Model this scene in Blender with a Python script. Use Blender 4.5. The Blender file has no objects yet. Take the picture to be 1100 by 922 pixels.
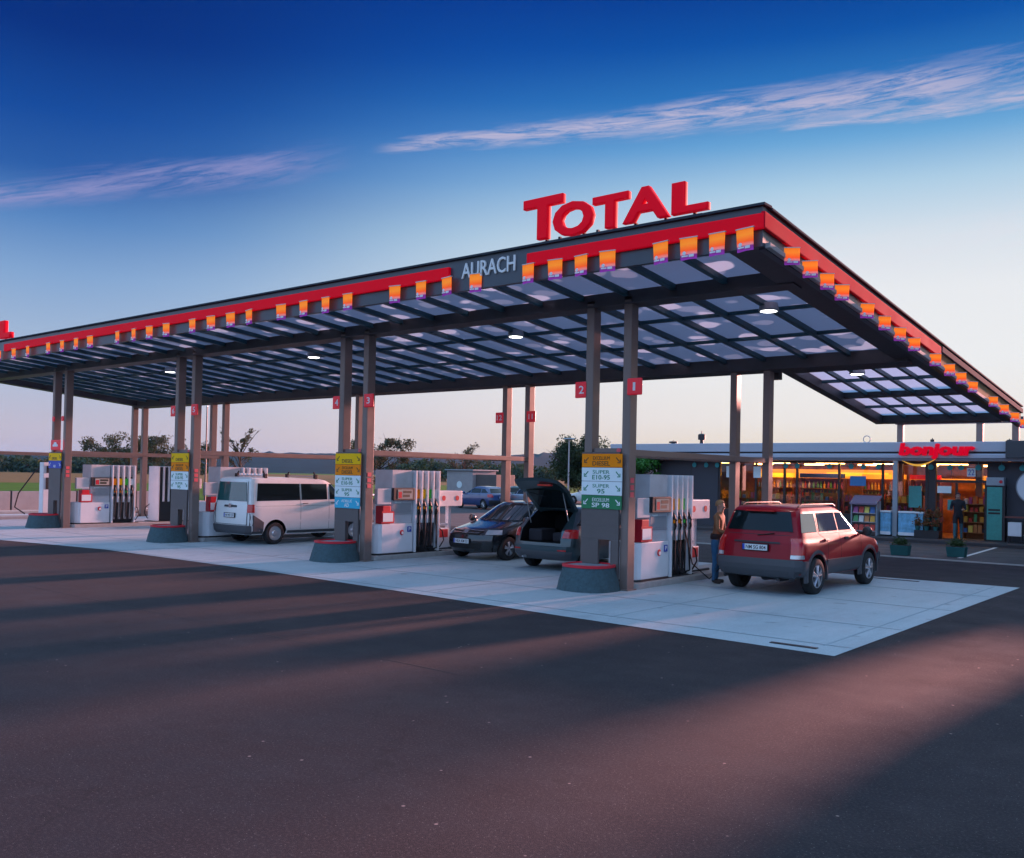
import bpy, math, random
from math import sin, cos, tan, pi, radians as R, sqrt
from mathutils import Vector, Matrix, noise as mnoise
random.seed(7)
SC = bpy.context.scene
COL = SC.collection
# ------------------------------------------------------------------ camera
cam_data = bpy.data.cameras.new('camera'); cam = bpy.data.objects.new('camera', cam_data); COL.objects.link(cam)
_r = Vector((0.7791339, 0.6265338, 0.0201401)); _u = Vector((-0.0053694, -0.0254572, 0.9996615)); _f = Vector((-0.6268345, 0.7789783, 0.0164705))
m = Matrix.Identity(4)
for i in range(3):
    m[i][0] = _r[i]; m[i][1] = _u[i]; m[i][2] = -_f[i]
m[0][3], m[1][3], m[2][3] = 9.7608, -15.1946, 2.2099
cam.matrix_world = m
cam_data.sensor_width = 36; cam_data.lens = 992.42/1100*36
cam_data.shift_x = (550-569.88)/1100; cam_data.shift_y = (494.45-461)/1100
cam_data.clip_end = 8000; cam_data.clip_start = .1
SC.camera = cam
# ------------------------------------------------------------------ sky, sun, exposure
SUN_AZ, SUN_EL = 6.0, 9.0          # azimuth from +Y toward +X, elevation (degrees)
SC.view_settings.view_transform = 'Standard'; SC.view_settings.look = 'None'
SC.view_settings.gamma = 1; SC.view_settings.use_curve_mapping = False
EXPO = 2.75
SC.view_settings.exposure = EXPO; EM = 2**-EXPO      # EM scales skies and lamps back to picture values

def s2l(c):
    return tuple((x/255/12.92 if x/255 <= .04045 else ((x/255+.055)/1.055)**2.4) for x in c)

def make_world():
    w = bpy.data.worlds.new('World'); SC.world = w; w.use_nodes = True
    N = w.node_tree.nodes; L = w.node_tree.links; N.clear()
    def nd(t, **k):
        n = N.new(t)
        for a, b in k.items(): setattr(n, a, b)
        return n
    def mt(op, a, b=None, c=None, clamp=False):
        n = nd('ShaderNodeMath', operation=op, use_clamp=clamp)
        for i, v in enumerate((a, b, c)):
            if v is None: continue
            if isinstance(v, (int, float)): n.inputs[i].default_value = v
            else: L.new(v, n.inputs[i])
        return n.outputs[0]
    tc = nd('ShaderNodeTexCoord'); sx = nd('ShaderNodeSeparateXYZ'); L.new(tc.outputs['Generated'], sx.inputs[0])
    X, Y, Z = sx.outputs
    az = mt('DEGREES', mt('ARCTAN2', X, Y)); el = mt('DEGREES', mt('ARCSINE', Z))
    def ramp(fac, pts, scale):
        r = nd('ShaderNodeValToRGB'); L.new(mt('DIVIDE', fac, scale), r.inputs[0]); e = r.color_ramp.elements
        r.color_ramp.interpolation = 'LINEAR'
        while len(e) > 1: e.remove(e[-1])
        for i, (p, c) in enumerate(pts):
            q = e[0] if i == 0 else e.new(p/scale)
            q.position = p/scale; q.color = (*s2l(c), 1)
        return r.outputs[0]
    left = ramp(el, [(0,(204,180,188)),(2,(200,188,200)),(4.5,(182,190,212)),(7.5,(160,182,212)),(10.5,(132,166,208)),(13.5,(88,134,192)),(16,(44,94,168)),(19,(20,74,156)),(23,(6,48,128)),(32,(4,30,96))], 90)
    mid = ramp(el, [(0,(222,192,182)),(2,(224,204,202)),(4,(222,212,216)),(7.5,(212,220,230)),(11,(190,211,229)),(14.5,(148,188,219)),(17.5,(84,144,204)),(20.5,(40,106,186)),(24,(12,72,162)),(28,(6,54,142)),(34,(4,34,108))], 90)
    right = ramp(el, [(0,(242,204,160)),(1.5,(244,224,196)),(3.5,(242,234,226)),(7,(239,239,239)),(11,(234,236,239)),(14,(216,226,235)),(17,(174,206,229)),(19.5,(108,168,216)),(22,(48,122,192)),(25,(14,84,168)),(28,(6,58,144)),(33,(4,44,124))], 90)
    def sstep(v, a, b):
        n = nd('ShaderNodeMapRange', interpolation_type='SMOOTHSTEP'); L.new(v, n.inputs[0]); n.inputs[1].default_value = a; n.inputs[2].default_value = b
        return n.outputs[0]
    def mix(f, a, b):
        n = nd('ShaderNodeMix', data_type='RGBA'); 
        if isinstance(f, (int, float)): n.inputs[0].default_value = f
        else: L.new(f, n.inputs[0])
        for i, v in ((6, a), (7, b)):
            if isinstance(v, tuple): n.inputs[i].default_value = v
            else: L.new(v, n.inputs[i])
        return n.outputs[2]
    aaz = mt('ABSOLUTE', mt('SUBTRACT', az, 5.0))
    c = mix(sstep(aaz, 72, 42), left, mid)
    c = mix(sstep(aaz, 64, 24), c, right)
    # cirrus streaks: a spine in azimuth/elevation, broken by stretched noise
    def streak(az0, az1, e0, e1, bend, th0, th1, seed, amount, sharp=.35):
        t = nd('ShaderNodeMapRange'); L.new(az, t.inputs[0]); t.inputs[1].default_value = az0; t.inputs[2].default_value = az1; t.clamp = False; t = t.outputs[0]
        spine = mt('ADD', mt('MULTIPLY_ADD', t, e1-e0, e0), mt('MULTIPLY', mt('MULTIPLY', t, mt('SUBTRACT', 1.0, t)), bend))
        cmb = nd('ShaderNodeCombineXYZ'); L.new(mt('MULTIPLY', az, .07), cmb.inputs[0]); L.new(mt('MULTIPLY', mt('SUBTRACT', el, spine), .75), cmb.inputs[1]); cmb.inputs[2].default_value = seed
        nz = nd('ShaderNodeTexNoise'); nz.inputs['Scale'].default_value = 1.9; nz.inputs['Detail'].default_value = 9; nz.inputs['Roughness'].default_value = .62; nz.inputs['Distortion'].default_value = .9
        L.new(cmb.outputs[0], nz.inputs['Vector'])
        off = mt('MULTIPLY', mt('SUBTRACT', nz.outputs[0], .5), 3.0)
        th = mt('MAXIMUM', mt('MULTIPLY_ADD', t, th1-th0, th0), .05)
        d = mt('DIVIDE', mt('ABSOLUTE', mt('ADD', mt('SUBTRACT', el, spine), mt('MULTIPLY', off, .45))), th)
        body = sstep(d, 1.0, sharp*0.2)
        cmb2 = nd('ShaderNodeCombineXYZ'); L.new(mt('MULTIPLY', az, .16), cmb2.inputs[0]); L.new(mt('MULTIPLY', mt('SUBTRACT', el, mt('MULTIPLY', t, (e1-e0)*1.25)), 1.5), cmb2.inputs[1]); cmb2.inputs[2].default_value = seed+3
        n2 = nd('ShaderNodeTexNoise'); n2.inputs['Scale'].default_value = 1.6; n2.inputs['Detail'].default_value = 10; n2.inputs['Roughness'].default_value = .7; n2.inputs['Distortion'].default_value = .6
        L.new(cmb2.outputs[0], n2.inputs['Vector'])
        br = sstep(n2.outputs[0], .34, .62)
        ends = mt('MULTIPLY', sstep(t, -.02, .07), sstep(t, 1.12, .8))
        return mt('MULTIPLY', mt('MULTIPLY', mt('MULTIPLY', body, br), ends), amount, clamp=True)
    k1 = streak(-48.5, -10, 19.2, 21.6, 3.4, .5, 1.9, 2.0, .74)
    k3 = streak(-24, -8, 20.3, 20.5, .4, .2, .7, 8.0, .62)
    k2 = streak(-75, -52, 12.4, 18.2, 1.4, .8, 1.4, 5.0, .72)
    k4 = streak(-50, 10, 9.5, 15.5, 1.0, 1.5, 3.2, 11.0, .16)
    c = mix(k1, c, (*s2l((204,192,214)), 1)); c = mix(k3, c, (*s2l((212,196,214)), 1)); c = mix(k2, c, (*s2l((150,150,200)), 1)); c = mix(k4, c, (*s2l((232,222,232)), 1))
    back = ramp(el, [(0,(186,190,222)),(5,(192,202,236)),(12,(180,208,250)),(22,(160,202,255)),(34,(130,184,255))], 90)
    bk = nd('ShaderNodeVectorMath', operation='SCALE'); L.new(back, bk.inputs[0]); bk.inputs['Scale'].default_value = 1.35
    c = mix(sstep(aaz, 85, 115), c, bk.outputs[0])
    # afterglow round the place where the sun goes down, right of the picture
    gx = mt('DIVIDE', mt('SUBTRACT', az, 27.0), 11.0); gy = mt('DIVIDE', mt('SUBTRACT', el, 1.0), 5.0)
    gl = mt('EXPONENT', mt('MULTIPLY', mt('ADD', mt('MULTIPLY', gx, gx), mt('MULTIPLY', gy, gy)), -1.0))
    ga = nd('ShaderNodeMix', data_type='RGBA', blend_type='ADD'); L.new(gl, ga.inputs[0]); L.new(c, ga.inputs[6]); ga.inputs[7].default_value = (.9, .36, .06, 1); ga.clamp_result = False; c = ga.outputs[2]
    bg = nd('ShaderNodeBackground'); L.new(c, bg.inputs[0]); bg.inputs[1].default_value = EM
    sky = nd('ShaderNodeTexSky', sky_type='NISHITA'); sky.sun_disc = False; sky.sun_elevation = R(SUN_EL); sky.sun_rotation = R(SUN_AZ)
    bg2 = nd('ShaderNodeBackground'); L.new(sky.outputs[0], bg2.inputs[0]); bg2.inputs[1].default_value = SKYHI
    mx = nd('ShaderNodeMixShader'); L.new(sstep(el, 30, 50), mx.inputs[0]); L.new(bg.outputs[0], mx.inputs[1]); L.new(bg2.outputs[0], mx.inputs[2])
    out = nd('ShaderNodeOutputWorld'); L.new(mx.outputs[0], out.inputs[0])
SKYHI = 0.15
make_world()
sd = bpy.data.lights.new('sun', 'SUN'); sun = bpy.data.objects.new('sun', sd); COL.objects.link(sun)
sd.energy = 2.1; sd.angle = R(3.0); sd.color = (1.0, .41, .36)
_sd = Vector((sin(R(SUN_AZ))*cos(R(SUN_EL)), cos(R(SUN_AZ))*cos(R(SUN_EL)), sin(R(SUN_EL))))
sun.rotation_euler = _sd.to_track_quat('Z', 'Y').to_euler(); sun.location = (0, 60, 30)

# ------------------------------------------------------------------ materials
def mat(name, col, rough=.6, metal=0, emit=None, estr=0, noise=0, nscale=8, bump=0, bscale=60, coat=0, spec=.5, trans=0, alpha=1):
    m = bpy.data.materials.new(name); m.use_nodes = True; N = m.node_tree.nodes; L = m.node_tree.links
    b = N['Principled BSDF']; c = (*col, 1)
    b.inputs['Base Color'].default_value = c; b.inputs['Roughness'].default_value = rough; b.inputs['Metallic'].default_value = metal
    b.inputs['Coat Weight'].default_value = coat; b.inputs['Coat Roughness'].default_value = .05
    b.inputs['Specular IOR Level'].default_value = spec
    b.inputs['Transmission Weight'].default_value = trans
    b.inputs['Alpha'].default_value = alpha
    if emit: b.inputs['Emission Color'].default_value = (*emit, 1); b.inputs['Emission Strength'].default_value = estr*EM
    tc = N.new('ShaderNodeTexCoord')
    if noise:
        n = N.new('ShaderNodeTexNoise'); n.inputs['Scale'].default_value = nscale; n.inputs['Detail'].default_value = 6; n.inputs['Roughness'].default_value = .65
        L.new(tc.outputs['Object'], n.inputs['Vector'])
        r = N.new('ShaderNodeMapRange'); L.new(n.outputs[0], r.inputs[0]); r.inputs[1].default_value = .25; r.inputs[2].default_value = .75; r.inputs[3].default_value = 1-noise; r.inputs[4].default_value = 1+noise
        h = N.new('ShaderNodeVectorMath'); h.operation = 'SCALE'; h.inputs[0].default_value = col; L.new(r.outputs[0], h.inputs['Scale'])
        L.new(h.outputs[0], b.inputs['Base Color'])
        r2 = N.new('ShaderNodeMapRange'); L.new(n.outputs[0], r2.inputs[0]); r2.inputs[3].default_value = max(0, rough-.12); r2.inputs[4].default_value = min(1, rough+.12); L.new(r2.outputs[0], b.inputs['Roughness'])
    if bump:
        n = N.new('ShaderNodeTexNoise'); n.inputs['Scale'].default_value = bscale; n.inputs['Detail'].default_value = 4; L.new(tc.outputs['Object'], n.inputs['Vector'])
        bp = N.new('ShaderNodeBump'); bp.inputs['Strength'].default_value = bump; bp.inputs['Distance'].default_value = .02; L.new(n.outputs[0], bp.inputs['Height']); L.new(bp.outputs[0], b.inputs['Normal'])
    return m
M = {}
def mk(name, *a, **k): M[name] = mat(name, *a, **k); return M[name]
mk('column', (.20,.155,.138), .38, metal=.2, noise=.06, nscale=3)
mk('beam', (.05,.047,.052), .5, noise=.15)
mk('rafter', (.025,.085,.11), .45, noise=.15)
mk('fascia', (.045,.062,.085), .35, noise=.1, nscale=1.5)
mk('red_strip', (.70,.0,.012), .6, spec=.12, emit=(.9,.0,.02), estr=.22, noise=.05, nscale=1)
mk('red_side', (.62,.006,.025), .85, spec=.05, noise=.05, nscale=1)
mk('sunlit_gold_side', (.24,.19,.10), .9, spec=.05, noise=.1)  # gold of low sunlight put into the extension's side fascia colour
mk('red_letter', (.70,.0,.012), .6, spec=.12, emit=(.9,.0,.02), estr=.25)
mk('letter_side', (.08,.01,.02), .5)
mk('steel_dark', (.03,.03,.035), .45, metal=.3); mk('coping', (.05,.06,.075), .9, spec=.05)
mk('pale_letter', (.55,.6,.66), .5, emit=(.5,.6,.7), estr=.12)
mk('white', (.76,.79,.82), .38, noise=.05, nscale=3)
mk('white_dirty', (.55,.57,.60), .45, noise=.10, nscale=4)
mk('grey_panel', (.30,.33,.36), .45, noise=.06)
mk('dark_plastic', (.02,.021,.024), .5, noise=.1)
mk('rubber', (.012,.012,.013), .8, noise=.2)
mk('black', (.006,.006,.007), .6)
mk('chrome', (.6,.6,.62), .22, metal=1)
mk('alloy', (.55,.55,.58), .3, metal=.85)
mk('galv', (.42,.43,.45), .4, metal=.6, noise=.1)
mk('red', (.6,.012,.03), .4)
mk('sign_red', (.65,.008,.025), .35, emit=(.8,.01,.03), estr=.18)
mk('sign_orange', (.95,.27,.006), .6, spec=.15); mk('sign_yellow', (.95,.55,.008), .6, spec=.15); mk('sign_white', (.76,.84,.84), .5)
mk('sign_green', (.012,.19,.07), .45); mk('sign_cyan', (.02,.42,.62), .45); mk('sign_blue', (.02,.06,.42), .45)
mk('ink_dark', (.02,.03,.02), .5); mk('ink_green', (.015,.22,.11), .5); mk('ink_white', (.8,.82,.82), .5); mk('ink_brown',(.12,.05,.01),.5)
mk('pink_mark', (.75,.10,.12), .5)
mk('panel_brown', (.105,.088,.085), .5, noise=.08, nscale=3)
mk('glass_dark', (.006,.012,.014), .06, spec=.32)
mk('glass_teal', (.02,.10,.10), .05, spec=.8, coat=.6)
mk('paint_red', (.26,.001,.010), .34, coat=.2, spec=.2, noise=.04, nscale=2)
mk('paint_white', (.72,.72,.70), .35, coat=.7, noise=.04, nscale=2)
mk('paint_black', (.008,.009,.012), .25, coat=1)
mk('paint_teal', (.03,.062,.072), .3, metal=.4, coat=.9)
mk('paint_blue', (.02,.05,.16), .3, coat=1); mk('paint_silver', (.42,.46,.52), .3, metal=.7, coat=.8); mk('paint_petrol', (.012,.06,.07), .3, coat=1)
mk('cladding', (.055,.058,.066), .55, noise=.08)
mk('lamp_red', (.40,.008,.01), .15, coat=1, emit=(1,.03,.02), estr=.03); mk('lamp_clear', (.55,.58,.6), .12, metal=.5, coat=1); mk('lamp_orange', (.7,.22,.02), .2, coat=1)
mk('plate', (.7,.72,.72), .4); mk('interior', (.008,.008,.009), .9, spec=.1)
mk('downlight', (.9,.9,.9), .5, emit=(1,.98,.92), estr=14)
mk('concrete_block', (.045,.085,.10), .9, noise=.35, nscale=14, bump=1.0, bscale=22)
mk('cap_grey', (.22,.24,.27), .8, noise=.2, bump=.5, bscale=50)
mk('kerb', (.33,.33,.32), .85, noise=.15, nscale=6, bump=.3)
mk('wall_concrete', (.36,.33,.33), .85, noise=.12, nscale=2, bump=.3)
mk('shop_wall', (.05,.05,.062), .6, noise=.1, nscale=2)
mk('shop_roof', (.40,.46,.54), .35, metal=.3, noise=.06, nscale=.6)
mk('shop_fascia', (.14,.15,.18), .35, metal=.3, noise=.06)
mk('frame_dark', (.02,.02,.024), .4)
mk('shop_in', (.40,.15,.05), .8, noise=.7, nscale=1.6); mk('shop_floor', (.35,.22,.12), .4)
mk('shelf', (.35,.12,.03), .6, noise=.2)
mk('warm_lamp', (1,.8,.5), .5, emit=(1,.47,.13), estr=26); mk('amber_band', (.9,.4,.05), .5, emit=(1,.33,.03), estr=.9); mk('yellow_band', (.9,.6,.05), .5, emit=(1,.6,.03), estr=1.1)
mk('purple_panel', (.20,.07,.20), .6, noise=.3, nscale=2); mk('teal_panel', (.06,.28,.26), .5, noise=.1)
mk('teal_dot', (.02,.35,.38), .5); mk('ice_blue', (.16,.42,.62), .4, noise=.5, nscale=5); mk('planter', (.01,.10,.10), .6)
mk('bonjour', (.62,.0,.02), .6, spec=.1, emit=(1,.0,.02), estr=.42); mk('smile', (.9,.45,.05), .4, emit=(1,.42,.03), estr=.45)
mk('skin', (.38,.20,.14), .6); mk('jacket', (.24,.11,.05), .85, noise=.2, nscale=15); mk('jeans', (.03,.12,.24), .9, noise=.25, nscale=12); mk('hair', (.30,.17,.08), .8, noise=.2); mk('shoe', (.03,.02,.018), .7); mk('belt', (.02,.01,.012), .8)
mk('hivis', (.60,.36,.01), .7); mk('trouser', (.012,.035,.04), .85); mk('coat_dark', (.015,.014,.02), .85); mk('trouser_teal', (.04,.13,.16), .85)
mk('bark', (.045,.035,.028), .95, noise=.3, nscale=6)
mk('soil', (.04,.03,.02), 1)

def ground_mat(name, c1, c2, rough, fine=180, bump=.35, streaks=False, spec=.5, c3=None, blot=.5):
    m = bpy.data.materials.new(name); m.use_nodes = True; N = m.node_tree.nodes; L = m.node_tree.links; b = N['Principled BSDF']
    tc = N.new('ShaderNodeTexCoord')
    def nz(sc, det=6, ro=.6, stretch=None, dist=0):
        n = N.new('ShaderNodeTexNoise'); n.inputs['Scale'].default_value = sc; n.inputs['Detail'].default_value = det; n.inputs['Roughness'].default_value = ro; n.inputs['Distortion'].default_value = dist
        if stretch:
            mp = N.new('ShaderNodeMapping'); mp.inputs['Scale'].default_value = stretch[:3]; mp.inputs['Rotation'].default_value = (0, 0, stretch[3]); L.new(tc.outputs['Object'], mp.inputs[0]); L.new(mp.outputs[0], n.inputs['Vector'])
        else: L.new(tc.outputs['Object'], n.inputs['Vector'])
        return n.outputs[0]
    def mr(v, a, b_, c=0, d=1):
        n = N.new('ShaderNodeMapRange'); L.new(v, n.inputs[0]); 
        for i, q in enumerate((a, b_, c, d)): n.inputs[i+1].default_value = q
        return n.outputs[0]
    def mx(f, a, b_, typ='MIX'):
        n = N.new('ShaderNodeMix'); n.data_type = 'RGBA'; n.blend_type = typ
        if isinstance(f, float): n.inputs[0].default_value = f
        else: L.new(f, n.inputs[0])
        for i, v in ((6, a), (7, b_)):
            if isinstance(v, tuple): n.inputs[i].default_value = (*v, 1)
            else: L.new(v, n.inputs[i])
        return n.outputs[2]
    c = mx(mr(nz(.35, 5), .35, .65), c1, c2)
    f = nz(fine, 2, .5)
    c = mx(mr(f, .3, .7, 0, .55), c, tuple(x*.45 for x in c1), 'MIX')
    c = mx(mr(nz(3.2, 6, .7, (1, .12, 1, .12)), .5, .75, 0, .5), c, tuple(x*.62 for x in c1))
    if c3: c = mx(mr(nz(.8, 8, .72), .56, .7, 0, .5), c, c3)
    if name == 'concrete_pad':
        c = mx(mr(nz(.55, 7, .75, (1, .25, 1, 0)), .5, .72, 0, .4), c, (.20,.25,.28))
        c = mx(mr(nz(2.3, 3, .5), .66, .72, 0, .5), c, (.12,.14,.16))
    if streaks:
        c = mx(mr(nz(.9, 6, .7, (.06, 1, 1, 0)), .45, .62, 0, .45), c, tuple(x*.6 for x in c1))
        c = mx(mr(nz(45, 3, .7), .5, .72, 0, .7), c, (.075,.06,.06))
        w2 = N.new('ShaderNodeTexVoronoi'); w2.feature = 'DISTANCE_TO_EDGE'; w2.inputs['Scale'].default_value = .16; ml = N.new('ShaderNodeVectorMath'); ml.operation = 'MULTIPLY_ADD'; q = N.new('ShaderNodeTexNoise'); q.inputs['Scale'].default_value = 1.5; q.inputs['Detail'].default_value = 5; L.new(tc.outputs['Object'], q.inputs['Vector']); L.new(q.outputs['Color'], ml.inputs[0]); ml.inputs[1].default_value = (1.4,1.4,0); L.new(tc.outputs['Object'], ml.inputs[2]); L.new(ml.outputs[0], w2.inputs['Vector'])
        c = mx(mr(w2.outputs[0], .0035, .0012, 0, .55), c, (.010,.010,.012))
        # pale aggregate specks
        v = N.new('ShaderNodeTexVoronoi'); v.inputs['Scale'].default_value = 26; L.new(tc.outputs['Object'], v.inputs['Vector'])
        c = mx(mr(v.outputs['Distance'], .10, .05, 0, .55), c, (.34,.30,.29))
        v3 = N.new('ShaderNodeTexVoronoi'); v3.inputs['Scale'].default_value = 3.1; L.new(tc.outputs['Object'], v3.inputs['Vector'])
        c = mx(mr(v3.outputs['Distance'], .05, .03, 0, .8), c, (.30,.22,.20))
        c = mx(mr(nz(1.7, 4, .6), .66, .70, 0, .55), c, (.008,.008,.010))
    L.new(c, b.inputs['Base Color'])
    L.new(mr(nz(1.1, 6), .3, .7, rough-.1, rough+.12), b.inputs['Roughness']); b.inputs['Specular IOR Level'].default_value = spec
    bp = N.new('ShaderNodeBump'); bp.inputs['Strength'].default_value = bump; bp.inputs['Distance'].default_value = .008; L.new(f, bp.inputs['Height']); L.new(bp.outputs[0], b.inputs['Normal'])
    return m
M['asphalt'] = ground_mat('asphalt', (.023,.0185,.0235), (.016,.0145,.020), .85, 150, .5, True, .3, (.036,.032,.038))
M['asphalt_new'] = ground_mat('asphalt_new', (.030,.031,.037), (.036,.036,.042), .7, 150, .35, True)
M['pad'] = ground_mat('concrete_pad', (.45,.54,.58), (.38,.48,.53), .6, 90, .15, False, .4, (.24,.29,.32))
M['paving'] = ground_mat('paving', (.05,.045,.05), (.065,.055,.058), .7, 60, .2)
M['grass'] = ground_mat('grass', (.045,.13,.012), (.075,.17,.015), .95, 30, .8, False, .1)
M['field'] = ground_mat('field', (.15,.105,.04), (.20,.14,.055), .95, 8, .4, False, .1, (.10,.09,.03))
M['hill'] = ground_mat('hazed_hill_forest', (.006,.034,.042), (.010,.042,.050), 1, .06, .3, False, .05)  # blue of the distance haze is mixed into the forest colour

def leaf_mat(name, c1, c2, trans=.3):
    m = bpy.data.materials.new(name); m.use_nodes = True; N = m.node_tree.nodes; L = m.node_tree.links; b = N['Principled BSDF']
    g = N.new('ShaderNodeNewGeometry'); r = N.new('ShaderNodeValToRGB'); L.new(g.outputs['Random Per Island'], r.inputs[0])
    r.color_ramp.elements[0].color = (*c1, 1); r.color_ramp.elements[1].color = (*c2, 1); L.new(r.outputs[0], b.inputs['Base Color']); b.inputs['Roughness'].default_value = .6
    t = N.new('ShaderNodeBsdfTranslucent'); L.new(r.outputs[0], t.inputs[0]); x = N.new('ShaderNodeMixShader'); x.inputs[0].default_value = trans
    L.new(b.outputs[0], x.inputs[1]); L.new(t.outputs[0], x.inputs[2]); L.new(x.outputs[0], N['Material Output'].inputs[0]); return m
M['truck_blue'] = mat('truck_blue', (.05,.09,.2), .4)
M['leaf_dark'] = leaf_mat('leaf_dark', (.015,.035,.012), (.04,.07,.02)); M['leaf_brown'] = leaf_mat('leaf_brown', (.09,.07,.045), (.05,.075,.03))
M['leaf_bright'] = leaf_mat('leaf_bright', (.02,.12,.015), (.06,.24,.02)); M['leaf_mid'] = leaf_mat('leaf_mid', (.02,.05,.012), (.05,.09,.02)); M['leaf_flower'] = leaf_mat('leaf_flower', (.35,.07,.03), (.05,.10,.03))

def panel_mat():
    # patterned translucent roof sheet: slate film with pale organic blobs
    m = bpy.data.materials.new('roof_panel_sheet'); m.use_nodes = True; N = m.node_tree.nodes; L = m.node_tree.links; N.clear()
    tc = N.new('ShaderNodeTexCoord')
    n0 = N.new('ShaderNodeTexNoise'); n0.inputs['Scale'].default_value = .9; n0.inputs['Detail'].default_value = 2; L.new(tc.outputs['Object'], n0.inputs['Vector'])
    ad = N.new('ShaderNodeVectorMath'); ad.operation = 'MULTIPLY_ADD'; L.new(n0.outputs['Color'], ad.inputs[0]); ad.inputs[1].default_value = (.7,.7,0); L.new(tc.outputs['Object'], ad.inputs[2])
    mp = N.new('ShaderNodeMapping'); mp.inputs['Scale'].default_value = (1.0,1.35,0.0); L.new(ad.outputs[0], mp.inputs[0])
    v = N.new('ShaderNodeTexVoronoi'); v.inputs['Scale'].default_value = .95; v.inputs['Randomness'].default_value = 1; L.new(mp.outputs[0], v.inputs['Vector'])
    r = N.new('ShaderNodeMapRange'); L.new(v.outputs['Distance'], r.inputs[0]); r.inputs[1].default_value = .30; r.inputs[2].default_value = .345; r.inputs[3].default_value = 1; r.inputs[4].default_value = 0
    v2 = N.new('ShaderNodeTexVoronoi'); v2.inputs['Scale'].default_value = 1.3; mp2 = N.new('ShaderNodeMapping'); mp2.inputs['Scale'].default_value = (1,1,0); mp2.inputs['Location'].default_value = (3.1,7.7,0); L.new(ad.outputs[0], mp2.inputs[0]); L.new(mp2.outputs[0], v2.inputs['Vector'])
    r2 = N.new('ShaderNodeMapRange'); L.new(v2.outputs['Distance'], r2.inputs[0]); r2.inputs[1].default_value = .30; r2.inputs[2].default_value = .35; r2.inputs[3].default_value = .38; r2.inputs[4].default_value = 0
    ma = N.new('ShaderNodeMath'); ma.operation = 'MAXIMUM'; L.new(r.outputs[0], ma.inputs[0]); L.new(r2.outputs[0], ma.inputs[1])
    mx = N.new('ShaderNodeMix'); mx.data_type = 'RGBA'; L.new(ma.outputs[0], mx.inputs[0]); mx.inputs[6].default_value = (*PANEL_DARK, 1); mx.inputs[7].default_value = (*PANEL_PALE, 1)
    d = N.new('ShaderNodeBsdfDiffuse'); L.new(mx.outputs[2], d.inputs[0]); t = N.new('ShaderNodeBsdfTranslucent'); L.new(mx.outputs[2], t.inputs[0])
    s = N.new('ShaderNodeMixShader'); s.inputs[0].default_value = .85; L.new(d.outputs[0], s.inputs[1]); L.new(t.outputs[0], s.inputs[2])
    g = N.new('ShaderNodeBsdfGlossy'); g.inputs['Roughness'].default_value = .15; g.inputs[0].default_value = (.7,.8,.9,1)
    lw = N.new('ShaderNodeFresnel'); lw.inputs[0].default_value = 1.35
    s2 = N.new('ShaderNodeMixShader'); L.new(lw.outputs[0], s2.inputs[0]); L.new(s.outputs[0], s2.inputs[1]); L.new(g.outputs[0], s2.inputs[2])
    o = N.new('ShaderNodeOutputMaterial'); L.new(s2.outputs[0], o.inputs[0]); return m
PANEL_DARK = (.36,.50,.62); PANEL_PALE = (.93,.96,1.0)
M['roof_panel'] = panel_mat()

def flag_mat():
    m = bpy.data.materials.new('flag_print'); m.use_nodes = True; N = m.node_tree.nodes; L = m.node_tree.links; b = N['Principled BSDF']
    tc = N.new('ShaderNodeTexCoord'); sx = N.new('ShaderNodeSeparateXYZ'); L.new(tc.outputs['Generated'], sx.inputs[0])
    r = N.new('ShaderNodeValToRGB'); L.new(sx.outputs[2], r.inputs[0]); e = r.color_ramp.elements
    e[0].position = 0; e[0].color = (.30,.05,.42,1); e[1].position = 1; e[1].color = (1,.25,.02,1)
    for p, c in ((.2,(.25,.035,.25,1)),(.27,(.85,.30,.28,1)),(.42,(1,.13,.02,1)),(.72,(1,.34,.03,1))):
        q = e.new(p); q.color = c
    n = N.new('ShaderNodeTexNoise'); n.inputs['Scale'].default_value = 7; L.new(tc.outputs['Object'], n.inputs['Vector'])
    mx = N.new('ShaderNodeMix'); mx.data_type = 'RGBA'; mx.blend_type = 'SOFT_LIGHT'; mx.inputs[0].default_value = .5; L.new(r.outputs[0], mx.inputs[6]); mx.inputs[0].default_value = 0
    L.new(mx.outputs[2], b.inputs['Base Color']); b.inputs['Roughness'].default_value = .6; b.inputs['Specular IOR Level'].default_value = .1; L.new(mx.outputs[2], b.inputs['Emission Color']); b.inputs['Emission Strength'].default_value = .42*EM   # glow added in the print's own colours brightens the pennants
    t = N.new('ShaderNodeBsdfTranslucent'); L.new(mx.outputs[2], t.inputs[0]); s = N.new('ShaderNodeMixShader'); s.inputs[0].default_value = .15; L.new(b.outputs[0], s.inputs[1]); L.new(t.outputs[0], s.inputs[2]); L.new(s.outputs[0], N['Material Output'].inputs[0]); return m
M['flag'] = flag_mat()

def glass_pane():
    m = bpy.data.materials.new('shop_glass'); m.use_nodes = True; N = m.node_tree.nodes; L = m.node_tree.links; N.clear()
    t = N.new('ShaderNodeBsdfTransparent'); t.inputs[0].default_value = (.92,.9,.88,1); g = N.new('ShaderNodeBsdfGlossy'); g.inputs['Roughness'].default_value = .02
    f = N.new('ShaderNodeFresnel'); f.inputs[0].default_value = 1.5; s = N.new('ShaderNodeMixShader'); L.new(f.outputs[0], s.inputs[0]); L.new(t.outputs[0], s.inputs[1]); L.new(g.outputs[0], s.inputs[2])
    o = N.new('ShaderNodeOutputMaterial'); L.new(s.outputs[0], o.inputs[0]); return m
M['pane'] = glass_pane()
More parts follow.
